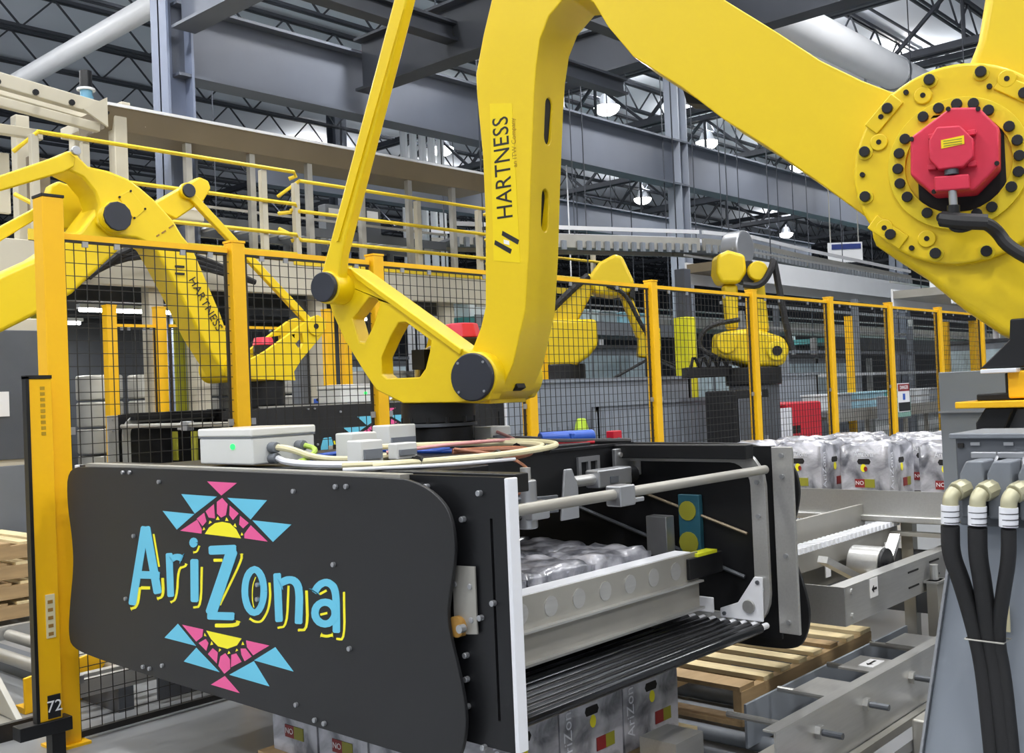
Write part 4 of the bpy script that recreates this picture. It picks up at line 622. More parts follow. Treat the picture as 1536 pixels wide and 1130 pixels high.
# lettering on the arm
h=G['hart']; lo=Vector((h[0][0],h[0][1])); hi=Vector((h[1][0],h[1][1]))
dec=MB().prism([(.372,2.625),(.468,2.61),(.475,2.0),(.36,2.02)],RP,.130,.1312).build('decal',DECALY,rb)
mid=(lo+hi)/2; ydir=(hi-lo).normalized()
tx=RE*ydir.x+Vector((0,0,1))*ydir.y; ty=tx.cross(RN)*-1
text('lettering','HARTNESS',.098,INK,dec,frame(RP(mid.x-.005,mid.y,.1315),tx,RN.cross(tx)),.0006,1.02,0,.83)
text('lettering','an ITW Company',.026,FAINT,dec,frame(RP(mid.x+.045,mid.y+.09,.1315),tx,RN.cross(tx)),.0004)
hl=G['hlogo']
for pts in ([(0,0),(1,1),(2,2),(3,3)],[(4,4),(5,5),(6,6),(7,7)]):
    q=[hl[a] for a,_ in pts]; MB().prism(q,RP,.1312,.1322).build('emblem_bar',INK,dec)
cx=sum(p[0] for p in hl)/8; cz=sum(p[1] for p in hl)/8
MB().prism([(cx-.012,cz+.012),(cx+.012,cz+.004),(cx+.012,cz-.012),(cx-.012,cz-.004)],RP,.1312,.132).build('emblem_square',LABELW,dec)
# elbow
ES,EZ=2.02,2.145
MB().prism(G['lower_arm'],RP,-.17,.17).build('lower_arm',ROBOT,rb,.03,3)
MB().prism([(2.3,1.55),(2.5,1.75),(3.5,1.0),(3.3,.7)],RP,-.2,.2).build('lower_arm_shank',ROBOT,rb,.03,3)
MB().prism(G['upper_link'],RP,-.16,.14).build('upper_link',ROBOT,rb,.03,3)
MB().cyl(RP(3.3,.0,0),RP(3.3,.9,0),.42,28,.34).build('base',ROBOT,rb,.03,3)
el=rcyl(ES,EZ,-.2,.2,.306,64).build('elbow_housing',ROBOT,rb,.012,3)
ann=circ(ES,EZ,.20,48); MB().prism(ann,RP,.19,.214,[circ(ES,EZ,.150,32)]).build('bearing_ring',ROBOTF,el,.006)
MB().prism([(ES-.115,EZ-.11),(ES-.06,EZ-.145),(ES+.08,EZ-.145),(ES+.13,EZ-.1),(ES+.13,EZ+.1),(ES-.115,EZ+.1)],RP,.2,.204).build('motor_recess',DARKR,el)
for s_,z_ in G['bolts_out']:
    MB().cyl(RP(s_,z_,.2),RP(s_,z_,.206),.024,16).build('bolt_seat',ROBOTF,el,smooth=True); MB().cyl(RP(s_,z_,.2),RP(s_,z_,.222),.0165,12).build('bolt',BLACKM,el,.002)
for i,(s_,z_) in enumerate(G['bolts_small']):
    if i%2: MB().cyl(RP(s_,z_,.2),RP(s_,z_,.209),.027,16).build('boss',ROBOT,el,.004)
    MB().cyl(RP(s_,z_,.2),RP(s_,z_,.211),.008,10).build('hole_plug',DARKR,el)
for s_,z_ in G['bolts_in']: MB().cyl(RP(s_,z_,.2),RP(s_,z_,.228),.016,12).build('bolt',BLACKM,el,.002)
for s_,z_,a_ in ((1.815,2.33,.8),(1.81,1.96,-.7),(2.19,2.34,-.6)):
    c_,sn=math.cos(a_),math.sin(a_); MB().prism([(s_+x*c_-y*sn,z_+x*sn+y*c_) for x,y in ((-.06,-.025),(.06,-.025),(.06,.025),(-.06,.025))],RP,.2,.208).build('raised_pad',ROBOT,el,.004)
mo=MB().prism(G['motor'],RP,.2,.315).build('elbow_motor',RED,rb,.008,2)
mi=MB().prism(G['motor_in'],RP,.315,.36).build('motor_cover',RED,mo,.006,2)
MB().prism([(1.99,2.165),(2.052,2.17),(2.052,2.195),(1.99,2.19)],RP,.36,.3615).build('yellow_label',DECALY,mi)
for k in range(3): MB().prism([(1.996,2.17+.007*k),(2.046,2.1705+.007*k),(2.046,2.1735+.007*k),(1.996,2.173+.007*k)],RP,.3615,.362).build('worn_print',INKO,mi)
for s_,z_ in ((2.01,2.288),(2.09,2.275),(1.905,2.215),(2.132,2.11),(1.96,2.05)): MB().cyl(RP(s_,z_,.315),RP(s_,z_,.32),.007,8).build('screw',DARKR,mo)
for s_,z_ in ((1.965,2.21),(2.07,2.205),(1.96,2.12),(2.068,2.115)): MB().prism([(s_-.012,z_-.008),(s_+.012,z_-.008),(s_+.012,z_+.008),(s_-.012,z_+.008)],RP,.315,.34).build('cover_lug',RED,mo,.003)
MB().prism([(1.965,2.045),(2.06,2.04),(2.06,2.085),(1.965,2.09)],RP,.315,.35).build('connector_block',RED,mo,.006)
MB().cyl(RP(2.012,2.09,.335),RP(2.012,2.105,.335),.02,12).build('connector_ring',GREYD,mo,smooth=True)
MB().cyl(RP(2.013,2.0,.335),RP(2.012,2.045,.335),.012,12).build('plug',ALU,mo,smooth=True)
MB().cyl(RP(2.011,1.965,.335),RP(2.013,2.0,.335),.018,12).build('plug_body',BLACKM,mo,smooth=True)
cp=[RP(a,b,.34 if i<5 else .3) for i,(a,b) in enumerate(G['cable'])]
MB().tube(cp[2:],.019,10,2).build('motor_cable',RUBBER,rb,smooth=True); MB().tube([RP(1.98,1.965,.33),RP(2.03,1.95,.35),RP(2.1,1.94,.34)],.024,10,1).build('cable_sleeve',RUBBER,rb,smooth=True)
MB().tube([RP(2.0,1.97,.33),RP(2.0,1.93,.34),RP(2.04,1.92,.34),RP(2.08,1.94,.34)],.006,6,2).build('thin_lead',RUBBER,rb,smooth=True)
# camera-side cable clamp under the arm
MB().prism([(1.06,2.64),(1.12,2.6),(1.16,2.54),(1.08,2.56)],RP,-.2,-.1).build('cable_clamp',BLACKM,rb,.004)
# ================================================================ layer gripper
gr=thing('layer_gripper','long black layer gripper with bright desert logo panel under the big robot','gripper',(2.9,3.26,.45))
A_=lambda y0,y1,z0,z1:[(y0,z0),(y1,z0),(y1,z1),(y0,z1)]
np_=MB().prism(A_(1.93,4.47,.52,1.275),fx,2.095,2.11,[A_(1.995,2.005,.60,1.16)]).build('end_plate',BLACKM,gr)
MB().box(2.078,2.118,1.915,1.93,.53,1.275).build('edge_strip',WHITEP,gr,.003); MB().box(2.078,2.118,4.47,4.485,.53,1.275).build('edge_strip',WHITEP,gr,.003)
def chaikin(P,n=2):
    for _ in range(n): P=[q for i in range(len(P)) for q in ((P[i][0]*.75+P[(i+1)%len(P)][0]*.25,P[i][1]*.75+P[(i+1)%len(P)][1]*.25),(P[i][0]*.25+P[(i+1)%len(P)][0]*.75,P[i][1]*.25+P[(i+1)%len(P)][1]*.75))]
    return P
G['panel']=chaikin(G['panel'])
pn=MB().prism(G['panel'],fx,2.048,2.062).build('logo_panel',BLACKP,gr,.003)
MB().prism([(2.33,1.262),(4.34,1.268),(4.34,1.285),(2.33,1.278)],fx,2.058,2.11).build('panel_lip',STEELD,gr)
for y,z in G['pbolts']: MB().cyl((2.048,y,z),(2.036,y,z),.008,10).build('bolt',ALU,pn,.002)
for y,z in G['plbolts']: MB().cyl((2.095,y,z),(2.078,y,z),.0085,10).build('bolt',ALU,np_,.002)
LX=2.048
for c,m in (('pink',PINK),('blue',BLUE),('yellow',YEL)):
    for q in G['logo'][c]: MB().prism(q,fx,LX-.0012,LX+.001).build('logo_'+c+'_shape',m,pn)
INKB=M('logo_outline',(18,18,20),.5,0,0)
for L in G['letters']:
    for key,m,x,nm in (('y',YEL,LX-.0008,'letter_shadow'),('b',BLUE,LX-.0016,'letter_stroke')):
        mb=MB()
        for si,(a,b) in enumerate(L[key]):
            xx=x; x_=x-.0004*si
            n=len(a); vs=[(x_,p[0],p[1]) for p in a]+[(x_,p[0],p[1]) for p in b]+[(LX+.001,p[0],p[1]) for p in a]+[(LX+.001,p[0],p[1]) for p in b]
            fs=[(i,i+1,n+i+1,n+i) for i in range(n-1)]+[(2*n+i,2*n+i+1,i+1,i) for i in range(n-1)]+[(3*n+i,3*n+i+1,n+i+1,n+i) for i in range(n-1)]
            mb.add(vs,fs)
        mb.build(nm,m,pn,label=('pale blue' if key=='b' else 'yellow shadow of')+' letter '+L['n'] if False else None)
# hinge bracket and roller at the plate edge
hb=MB().prism([(2.15,1.02),(2.06,1.024),(2.06,.835),(2.10,.83),(2.15,.835)],fx,2.082,2.087).build('hinge_bracket',STEELD,gr)
MB().cyl((2.092,2.13,.85),(2.066,2.13,.85),.030,16).build('belt_roller',BROWN,gr,smooth=True); MB().cyl((2.07,2.10,.85),(2.05,2.10,.85),.012,16).build('roller_hub',ALU,gr,smooth=True)
# far side
MB().box(3.64,3.655,1.96,4.62,.52,1.262).build('end_plate',BLACKM,gr)
for y0,y1 in ((1.86,1.945),(4.575,4.66)):
    st=MB().box(3.595,3.61,y0,y1,.555,1.262).build('corner_strip',STEEL,gr,.003)
    for z in (.6,.85,1.15,1.23): MB().cyl((3.595,(y0+y1)/2,z),(3.586,(y0+y1)/2,z),.009,10).build('bolt',ALU,st)
fp=[(1.885+(y-2.082)*(4.62-1.885)/(4.537-2.082),z) for y,z in G['panel']]
fpn=MB().prism(fp,fx,3.735,3.75).build('back_panel',BLACKP,gr,.003)
MB().box(3.655,3.735,2.2,2.28,.6,1.2).build('panel_spacer',BLACKM,gr); MB().box(3.655,3.735,4.2,4.28,.6,1.2).build('panel_spacer',BLACKM,gr)
def track(x,w,mat,nm,y0=1.99,y1=4.53,z0=.585,z1=1.235,R=.12):
    pts=[]
    for cy,cz,a in ((y0+R,z1-R,90),(y0+R,z0+R,180),(y1-R,z0+R,270),(y1-R,z1-R,0)):
        for k in range(7):
            g=math.radians(a+15*k) ; pts.append((cy+R*math.cos(g),cz+R*math.sin(g)))
    c=((y0+y1)/2,(z0+z1)/2)
    def off(d):
        out=[]
        for cy,cz,a in ((y0+R,z1-R,90),(y0+R,z0+R,180),(y1-R,z0+R,270),(y1-R,z1-R,0)):
            for k in range(7):
                g=math.radians(a+15*k); out.append((cy+(R+d)*math.cos(g),cz+(R+d)*math.sin(g)))
        return out
    return MB().prism(off(w/2),fx,x,x+.02,[list(reversed(off(-w/2)))]).build(nm,mat,gr,.002)
tk=track(3.56,.062,STEEL,'guide_track')
for z in (.72,1.0,1.13): MB().cyl((3.56,1.99,z),(3.55,1.99,z),.009,10).build('bolt',ALU,tk)
track(2.125,.062,STEEL,'guide_track')
for z in (1.245,1.215): MB().box(3.575,3.595,2.1,4.4,z,z+.014).build('green_belt',GREENB,gr)
# roller curtain
rm=None
for y in [1.975+.046*i for i in range(20)]+[4.545-.046*i for i in range(20)]:
    if rm is None:
        rm=MB().cyl((2.14,0,.587),(3.50,0,.587),.0195,12); v=rm.v[:]
    mb=MB(); mb.v=[Vector((p.x,p.y+y,p.z)) for p in v]; mb.f=rm.f
    o=mb.build('curtain_roller',M('roller_black',(46,47,50),.16,.7,.1),gr,smooth=True)
    MB().cyl((3.50,y,.587),(3.555,y,.587),.012,10).build('roller_pin',WHITEP,o,smooth=True)
# tie rods
for y in (1.955,4.565):
    MB().cyl((2.11,y,1.178),(3.56,y,1.178),.017,16).build('tie_rod',STEELD,gr,smooth=True)
    cl=MB().box(2.60,2.68,y-.03,y+.03,1.14,1.205).build('rod_clamp',ALU,gr,.006); MB().box(2.68,2.74,y-.02,y+.02,1.145,1.16).build('clamp_tab',ALU,cl,.004)
# clamp bar with white top
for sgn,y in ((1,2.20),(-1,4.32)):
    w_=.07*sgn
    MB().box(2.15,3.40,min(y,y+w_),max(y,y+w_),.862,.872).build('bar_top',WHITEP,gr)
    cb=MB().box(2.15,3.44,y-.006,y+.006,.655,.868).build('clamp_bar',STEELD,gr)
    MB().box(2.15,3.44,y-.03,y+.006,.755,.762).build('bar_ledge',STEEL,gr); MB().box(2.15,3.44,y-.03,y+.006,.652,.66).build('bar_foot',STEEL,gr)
    for k in range(8): MB().prism(circ(2.27+k*.145,.815,.033,16),fy,y-.008*sgn,y-.005*sgn).build('can_reflection',STEEL,cb,smooth=False)  # pale discs imitate oval reflections of the cans in the steel
    MB().box(3.36,3.60,y-.02,y+.03,.77,.85).build('bar_carrier',BLACKM,gr,.003); MB().box(3.42,3.56,y-.02,y+.03,.85,.862).build('bar_flag',M('lime_flag',(206,210,40),.5),gr)
# corner plates and white end bracket
for sgn,oy in ((1,0),(-1,6.52)):
    Q=[(oy+sgn*a,b) for a,b in ((2.17,.60),(1.985,.60),(1.98,.77),(2.015,.77),(2.09,.665),(2.17,.635))]
    c_=MB().prism(Q,fx,3.545,3.556).build('corner_plate',WHITEP,gr,.004); MB().cyl((3.545,oy+sgn*2.04,.655),(3.535,oy+sgn*2.04,.655),.026,18).build('wheel',STEEL,c_,.003)
    for a,b in ((2.0,.75),(2.15,.617)): MB().cyl((3.545,oy+sgn*a,b),(3.539,oy+sgn*a,b),.008,8).build('screw',GREYD,c_)
    y0_,y1_=sorted((oy+sgn*2.2,oy+sgn*2.37)); MB().box(3.545,3.556,y0_,y1_,.612,.672).build('end_bracket',WHITEP,gr,.004)
# top frame
for y in (2.62,3.75): 
    MB().box(2.30,3.64,y,y+.03,1.08,1.272).build('cross_beam',BLACKM,gr,.004)
    MB().box(2.30,3.64,y-.005,y+.05,1.27,1.28).build('beam_cap',BLACKM,gr)
    for x in (2.42,3.25):
        mb=MB(); mb.prism(A_(0,.14,0,.10),lambda a,b,w,x=x,y=y:Vector((x+a,w,1.14+b)),y-.012,y-.001,[A_(.018,.062,.02,.08),A_(.078,.122,.02,.08)]); mb.build('port_frame',ALU,gr)
for x in (2.2,3.5): MB().box(x,x+.06,2.0,4.5,1.22,1.275).build('long_beam',BLACKM,gr,.004)
MB().box(3.46,3.64,2.58,2.6,1.14,1.26).build('gusset_plate',ALU,gr,.004)
for x in (3.49,3.60):
    for z in (1.165,1.235): MB().cyl((x,2.58,z),(x,2.572,z),.01,10).build('bolt',STEEL,gr)
MB().box(2.55,3.4,2.66,3.74,1.262,1.292).build('top_plate',BLACKM,gr,.004)
MB().box(2.12,2.62,2.5,4.3,1.20,1.262).build('deck_plate',BLACKM,gr,.004)
# pneumatic cylinder, clevis, scoop plate
pc=MB().box(3.20,3.42,2.47,2.54,1.125,1.195).build('air_cylinder',ALU,gr,.008); MB().cyl((3.08,2.505,1.16),(3.20,2.505,1.16),.022,14).build('piston_rod',STEEL,pc,smooth=True); MB().cyl((3.42,2.505,1.16),(3.47,2.505,1.16),.034,14).build('end_cap',BLACKM,pc,smooth=True)
MB().box(3.27,3.32,2.465,2.47,1.14,1.165).build('name_plate',GREYD,pc)
MB().prism([(2.76,1.06),(2.86,1.06),(2.86,1.17),(2.83,1.235),(2.79,1.235)],fy,2.30,2.31).build('scoop_plate',ALU,gr,.004)
MB().prism([(2.5,1.10),(2.76,1.09),(2.76,1.15),(2.5,1.16)],fy,2.31,2.32).build('bracket_arm',GREYD,gr,.003)
va=MB().cyl((2.56,2.28,1.06),(2.56,2.28,1.22),.035,14).build('regulator',ALU,gr,.006); MB().cyl((2.56,2.28,1.22),(2.56,2.28,1.26),.018,12).build('knob',STEEL,va,smooth=True); MB().box(2.53,2.62,2.23,2.27,1.09,1.15).build('valve_block',ALU,va,.006)
for k in range(5): MB().tube([(2.15,2.35+.03*k,1.06+.03*k),(2.35,2.28+.02*k,1.07+.03*k),(2.53,2.28,1.10+.02*k)],.008,6,1).build('air_line',(RUBBER,COPPER,RUBBER,GREYM,COPPER)[k],gr,smooth=True)
# colourful pads inside
pd=MB().box(3.61,3.638,2.285,2.385,.82,1.065).build('side_pad',M('pad_teal',(30,80,96),.5,0,.2),gr,.003)
for z,r in ((1.0,.04),(.87,.045)): MB().prism(circ(2.34,z,r,14),fx,3.606,3.61).build('pad_dot',INKO,pd)
for x in (2.95,3.12,3.4): MB().box(x,x+.07,4.2,4.215,.9,1.12).build('side_pad',INKO,gr)
MB().box(3.54,3.60,2.40,2.5,.82,.98).build('pad_bracket',ALU,gr,.004)
MB().tube([(3.625,2.75,1.12),(3.625,2.08,.92)],.006,6).build('brace_rod',BEIGED,gr); MB().tube([(3.625,2.95,1.0),(3.625,2.1,.75)],.008,6).build('brace_rod',GREYD,gr)
# enclosure with green lamp, cable glands
bx=MB().box(2.16,2.44,3.245,3.60,1.285,1.385).build('junction_box',BOXW,gr,.008,3); MB().box(2.155,2.445,3.24,3.605,1.388,1.42).build('box_lid',CLEARL,bx,.008,3)
MB().box(2.158,2.442,3.243,3.602,1.384,1.3885).build('lid_seam',GREYM,bx)
MB().prism(circ(3.37,1.352,.015,16,.011),fx,2.1575,2.16).build('status_lamp',GREENL,bx)
for x,z in ((2.24,1.345),(2.24,1.305),(2.36,1.345)): MB().cyl((x,3.245,z),(x,3.205,z),.02,12).build('cable_gland',GREYM,bx,.003)
cab=[([(2.24,3.2,1.345),(2.24,3.12,1.34),(2.3,3.05,1.30),(2.42,2.95,1.29),(2.6,2.9,1.30)],.012,CREAM),([(2.24,3.2,1.305),(2.2,3.1,1.295),(2.18,2.9,1.29),(2.25,2.6,1.29),(2.5,2.5,1.29)],.012,WHITEP),
 ([(2.36,3.2,1.345),(2.38,3.15,1.33),(2.3,3.1,1.30),(2.2,3.05,1.29)],.01,M('green_yellow_lead',(170,200,80),.5)),
 ([(2.18,2.75,1.29),(2.3,2.5,1.295),(2.55,2.38,1.30),(2.85,2.42,1.31),(2.98,2.62,1.315),(2.9,2.8,1.32),(2.62,2.82,1.33),(2.5,2.95,1.33)],.011,CREAM),
 ([(2.22,2.72,1.29),(2.34,2.52,1.285),(2.6,2.42,1.285),(2.85,2.48,1.29),(2.92,2.64,1.30),(2.7,2.76,1.30)],.012,COPPER),
 ([(2.45,3.3,1.29),(2.6,3.15,1.30),(2.75,2.95,1.31),(2.82,2.9,1.3)],.012,BLUEV),([(2.4,3.2,1.30),(2.55,3.05,1.32),(2.7,2.85,1.30),(2.78,2.8,1.3)],.009,BLUEV),
 ([(2.14,2.7,1.28),(2.3,2.42,1.285),(2.6,2.36,1.285)],.006,WHITEP),([(2.2,2.62,1.29),(2.36,2.44,1.30),(2.62,2.34,1.305),(2.88,2.38,1.315),(3.02,2.6,1.32),(2.95,2.82,1.325)],.010,CREAM),([(2.5,2.9,1.31),(2.7,2.75,1.33),(2.95,2.7,1.33),(3.1,2.8,1.32),(3.12,2.95,1.36)],.007,M('pink_lead',(206,150,150),.5)),([(2.7,2.75,1.31),(2.78,2.55,1.28),(2.72,2.4,1.24),(2.56,2.3,1.23)],.006,COPPER),
 ([(3.1,3.1,1.32),(3.25,2.9,1.32),(3.4,2.75,1.29),(3.6,2.66,1.29)],.012,RUBBER),([(3.05,2.9,1.32),(3.3,2.75,1.30),(3.62,2.62,1.285)],.012,RUBBER),([(3.08,3.0,1.31),(3.2,2.8,1.3),(3.45,2.68,1.29)],.007,REDB)]
for pts,r,m in cab: MB().tube(pts,r,8,2).build('cable',m,gr,smooth=True)
for i,p in enumerate(((2.30,2.51),(2.55,2.39),(2.85,2.43),(2.95,2.66))): MB().cyl((p[0]-.006,p[1],1.30),(p[0]+.006,p[1]+.003,1.303),.018,8).build('cable_tie',INK,gr)
for x,y,w,d,hh in ((2.44,3.02,.12,.1,.1),(2.30,2.80,.1,.08,.08),(2.62,3.02,.14,.1,.12),(2.48,2.82,.1,.05,.06),(3.08,2.92,.12,.1,.09)): 
    bq=MB().box(x,x+w,y,y+d,1.285,1.285+hh).build('connector_housing',BOXW,gr,.006); MB().box(x+.01,x+w-.01,y-.008,y,1.30,1.285+hh*.6).build('terminal_strip',GREYM,bq)
bl=MB().cyl((3.30,2.85,1.31),(3.52,2.74,1.31),.03,12).build('blue_actuator',BLUEV,gr,.004); MB().box(3.4,3.5,2.76,2.84,1.28,1.33).build('actuator_block',BLUEV,bl,.004)
MB().box(3.56,3.62,2.66,2.7,1.28,1.33).build('red_clip',REDB,gr,.004)
# second gripper: same tool turned a quarter, over the neighbouring pallet
g2=copy_tree(gr); g2.location=(5.11,6.75,.66); g2.rotation_euler=(0,0,math.radians(90)); g2['label']='second black logo gripper behind the mesh fence, turned sideways'
# ================================================================ second palletizing robot
r2=thing('palletizing_robot','second yellow palletizing robot behind the mesh fence, arm folded over its gripper','robot',(1.6,6.7,0))
P2=G['r2pts']
def yc(p,y0,y1,r,n=24,r1=None): return MB().cyl((p[0],y0,p[1]),(p[0],y1,p[1]),r,n,r1)
MB().prism(G['r2arm'],fy,6.55,6.80).build('lettered_arm',ROBOT,r2,.02,3)
MB().prism(G['r2low'],fy,6.58,6.86).build('lower_arm',ROBOT,r2,.03,3)
MB().prism([(2.5,2.25),(2.3,1.8),(1.3,.5),(1.1,1.0)],fy,6.6,6.84).build('lower_arm_shank',ROBOT,r2,.03,3)
MB().cyl((1.4,6.72,0),(1.4,6.72,.9),.4,24,.34).build('base',ROBOT,r2,.03)
MB().prism(G['r2link'],fy,6.50,6.55).build('upper_link',ROBOT,r2,.012)
MB().prism(G['r2back'],fy,6.9,7.0).build('back_lever',ROBOTF,r2,.02,3)
MB().prism(G['r2strut'],fy,6.92,7.0).build('lower_strut',ROBOTF,r2,.01)
MB().prism(G['r2lever'],fy,6.72,6.80).build('rod_lever',ROBOT,r2,.015)
yc(P2[0],6.5,6.58,.105,28).build('elbow_boss',ROBOT,r2,.006); yc(P2[0],6.485,6.505,.098,12).build('elbow_cap',CAPN,r2,.005)
yc(P2[1],6.475,6.5,.03,14).build('link_pin',ALU,r2,.004); yc(P2[2],6.69,6.73,.06,20).build('rod_boss',ROBOT,r2,.004); yc(P2[2],6.675,6.695,.05,16).build('rod_cap',CAPN,r2,.004)
yc(P2[6],6.885,6.9,.022,12).build('lever_hole',DARKR,r2)
MB().bar((P2[2][0]+.02,6.72,P2[2][1]-.02),(P2[3][0]-.01,6.62,P2[3][1]+.02),.05,.06).build('parallel_rod',ROBOT,r2,.008)
cvp=MB().prism([(3.39,2.93),(3.48,2.99),(3.59,2.87),(3.50,2.79)],fy,6.545,6.552).build('cover_plate',ROBOT,r2,.003)
for p in ((3.40,2.93),(3.48,2.98),(3.58,2.87),(3.50,2.80)): yc(p,6.54,6.546,.008,8).build('screw',DARKR,cvp)
for y0,y1 in ((6.58,6.62),(6.86,6.90)): MB().prism(G['r2br'],fy,y0,y1,[G['r2brh']]).build('bracket_plate',ROBOT,r2,.008)
MB().box(4.36,4.8,6.62,6.86,1.685,1.72).build('bracket_floor',ROBOT,r2)
yc(P2[3],6.565,6.58,.075,20).build('rod_boss',ROBOT,r2,.004); yc(P2[3],6.56,6.566,.022,10).build('pin_hole',DARKR,r2)
m2=MB().cyl((4.62,6.74,1.72),(4.62,6.74,1.96),.08,8).build('wrist_motor',BLACKM,r2,.006); MB().cyl((4.62,6.74,1.96),(4.62,6.74,2.02),.085,8,.07).build('motor_cap',RED,m2,.006)
yc((4.25,1.78),6.5,6.9,.1,24).build('wrist_barrel',ROBOT,r2,.008)
MB().cyl((4.62,6.74,1.50),(4.62,6.74,1.685),.15,28).build('tool_flange',BLACKM,r2,.006)
a_=Vector(P2[4]); b_=Vector(P2[5]); d_=(b_-a_).normalized(); mm=(a_+b_)/2; tx=Vector((d_.x,0,d_.y)); ty=Vector((0,-1,0)).cross(tx)
text('lettering','HARTNESS',.085,INK,r2,frame((mm.x+.03,6.545,mm.y),tx,ty),.0006,1.05)
for k in (0,1): MB().prism([(3.79+.0,2.50-.05*k),(3.86,2.50-.05*k),(3.86,2.485-.05*k),(3.79,2.485-.05*k)],fy,6.543,6.55).build('emblem_bar',INK,r2)
for x,z,l in ((3.66,2.69,.02),(3.70,2.715,.03),(3.755,2.755,.035)): MB().bar((x,6.548,z),(x+l,6.548,z+.7*l),.004,.01).build('worn_mark',BROWN,r2)
# ================================================================ small robots
def cfun(o): 
    o=Vector((o[0],o[1],0)); return lambda a,b,w: o+r0*a-f0*w+Vector((0,0,b))
q3=G['r3body_o'][0]; F3=cfun(q3)
rc=thing('handling_robot','bent yellow six axis robot behind the mesh, forearm hanging down','robot',(q3[0],q3[1],0))
MB().prism(G['r3body'],F3,-.35,.3).build('shoulder_body',ROBOT,rc,.06,3); MB().prism(G['r3arm'],F3,-.18,.14).build('lower_arm',ROBOT,rc,.05,3); MB().prism(G['r3elbow'],F3,-.25,.2).build('elbow_body',ROBOT,rc,.06,3)
MB().prism(G['r3fore'],F3,-.1,.06).build('forearm',ROBOT,rc,.03,3); MB().prism(G['r3wrist'],F3,-.14,.12).build('wrist',ROBOT,rc,.03,3)
MB().cyl(F3(-.2,1.66,-.05),F3(-.2,1.9,-.05),.38,24).build('base_ring',BLACKM,rc,.02); MB().cyl(F3(-.2,0,-.05),F3(-.2,1.66,-.05),.34,24).build('pedestal',GREYD,rc)
MB().prism([(.86,2.95),(.92,2.93),(.86,2.75),(.8,2.8)],F3,-.18,.22).build('elbow_cap',BLACKM,rc,.01); MB().tube([F3(-.6,2.35,.25),F3(0,2.9,.25),F3(.25,3.1,.2)],.05,8,1).build('cable',RUBBER,rc,smooth=True)
MB().tube([F3(.5,2.95,.25),F3(.75,2.85,.22),F3(.95,2.4,.15),F3(1.2,2.0,.1)],.03,8,2).build('cable',RUBBER,rc,smooth=True)
for s in (-1,1): MB().prism([(1.08,1.95),(1.14,1.95),(1.14+.55*s,1.68),(1.08+.55*s,1.68)],F3,-.2,.2).build('tool_arm',BLACKM,rc,.01)
q4=G['r4head_o'][0]; F4=cfun(q4)
rd4=thing('handling_robot','upright yellow six axis robot with black hose, behind the mesh','robot',(q4[0],q4[1],0))
MB().prism(G['r4head'],F4,-.2,.2).build('elbow_head',ROBOT,rd4,.05,3); MB().prism(G['r4arm'],F4,-.15,.12).build('lower_arm',ROBOT,rd4,.05,3); MB().prism(G['r4wrist'],F4,-.1,.1).build('forearm',ROBOT,rd4,.04,3); MB().prism(G['r4base'],F4,-.3,.3).build('shoulder_body',ROBOT,rd4,.06,3)
MB().cyl(F4(.14,2.88,.1),F4(.14,2.88,.26),.12,22).build('elbow_disc',ROBOT,rd4,.02); MB().cyl(F4(.04,2.88,-.1),F4(.04,2.88,.17),.14,20).build('seal_band',BLACKM,rd4,.01)
MB().cyl(F4(-.3,2.02,.28),F4(-.3,2.02,.36),.13,20).build('motor_disc',ROBOT,rd4,.02); MB().cyl(F4(.3,1.9,.28),F4(.3,1.9,.34),.12,20).build('motor_ring',ROBOTF,rd4,.02); MB().cyl(F4(.3,1.9,.34),F4(.3,1.9,.35),.06,16).build('motor_hole',DARKR,rd4)
MB().tube([F4(-.05,2.72,.25),F4(.15,2.68,.3),F4(.3,2.9,.3),F4(.33,3.05,.25),F4(.4,2.5,.25),F4(.5,1.9,.25)],.04,8,2).build('hose',RUBBER,rd4,smooth=True)
MB().tube([F4(-.1,2.3,.2),F4(-.5,2.25,.2),F4(-.65,2.0,.2),F4(-.4,1.85,.2)],.03,8,2).build('hose',RUBBER,rd4,smooth=True)
MB().cyl(F4(.08,1.5,0),F4(.08,1.72,0),.34,24).build('base_ring',BLACKM,rd4,.02); MB().cyl(F4(.08,0,0),F4(.08,1.5,0),.3,24).build('pedestal',GREYD,rd4)
MB().prism([(-.75,1.75),(-.2,1.75),(-.2,1.62),(-.75,1.62)],F4,-.3,.1).build('tool_frame',BLACKM,rd4,.01)
for k in range(5): MB().tube([F4(-.7+.11*k,1.75,.1),F4(-.66+.11*k,1.9,.1),F4(-.6+.11*k,1.75,.1)],.02,6,1).build('suction_cup',BLACKM,rd4)
# grey corrugated barriers
def barrier(x0,x1,y,z1,label,z0=.05,mat=GREYC):
    t=thing('guard_barrier',label,'barrier',((x0+x1)/2,y,0))
    MB().box(x0,x1,y,y+.02,z0,z1).build('sheet',mat,t)
    n=int((x1-x0)/.16)
    for k in range(n+1): x=x0+(x1-x0)*k/n; MB().box(x-.02,x+.02,y-.02,y,z0,z1-.5 if z1>1.6 else z1-.06).build('rib',mat,t)
    MB().box(x0-.02,x1+.02,y-.03,y+.03,z1,z1+.04).build('top_rail',mat,t)
    for x in (x0+.05,x1-.05): MB().box(x-.03,x+.03,y,y+.06,0,z1).build('support',GREYD,t)
barrier(6.9,11.8,7.5,1.62,'grey ribbed guard barrier under the bent robot'); barrier(13.2,15.3,7.4,1.62,'grey ribbed guard barrier under the upright robot'); barrier(9.3,11.9,7.2,1.33,'low grey ribbed barrier between the small robots')
pr=thing('worker_vest_stand','lime green hi vis bundle hung on grey rack behind the mesh','rack',(8.8,7.1,0))
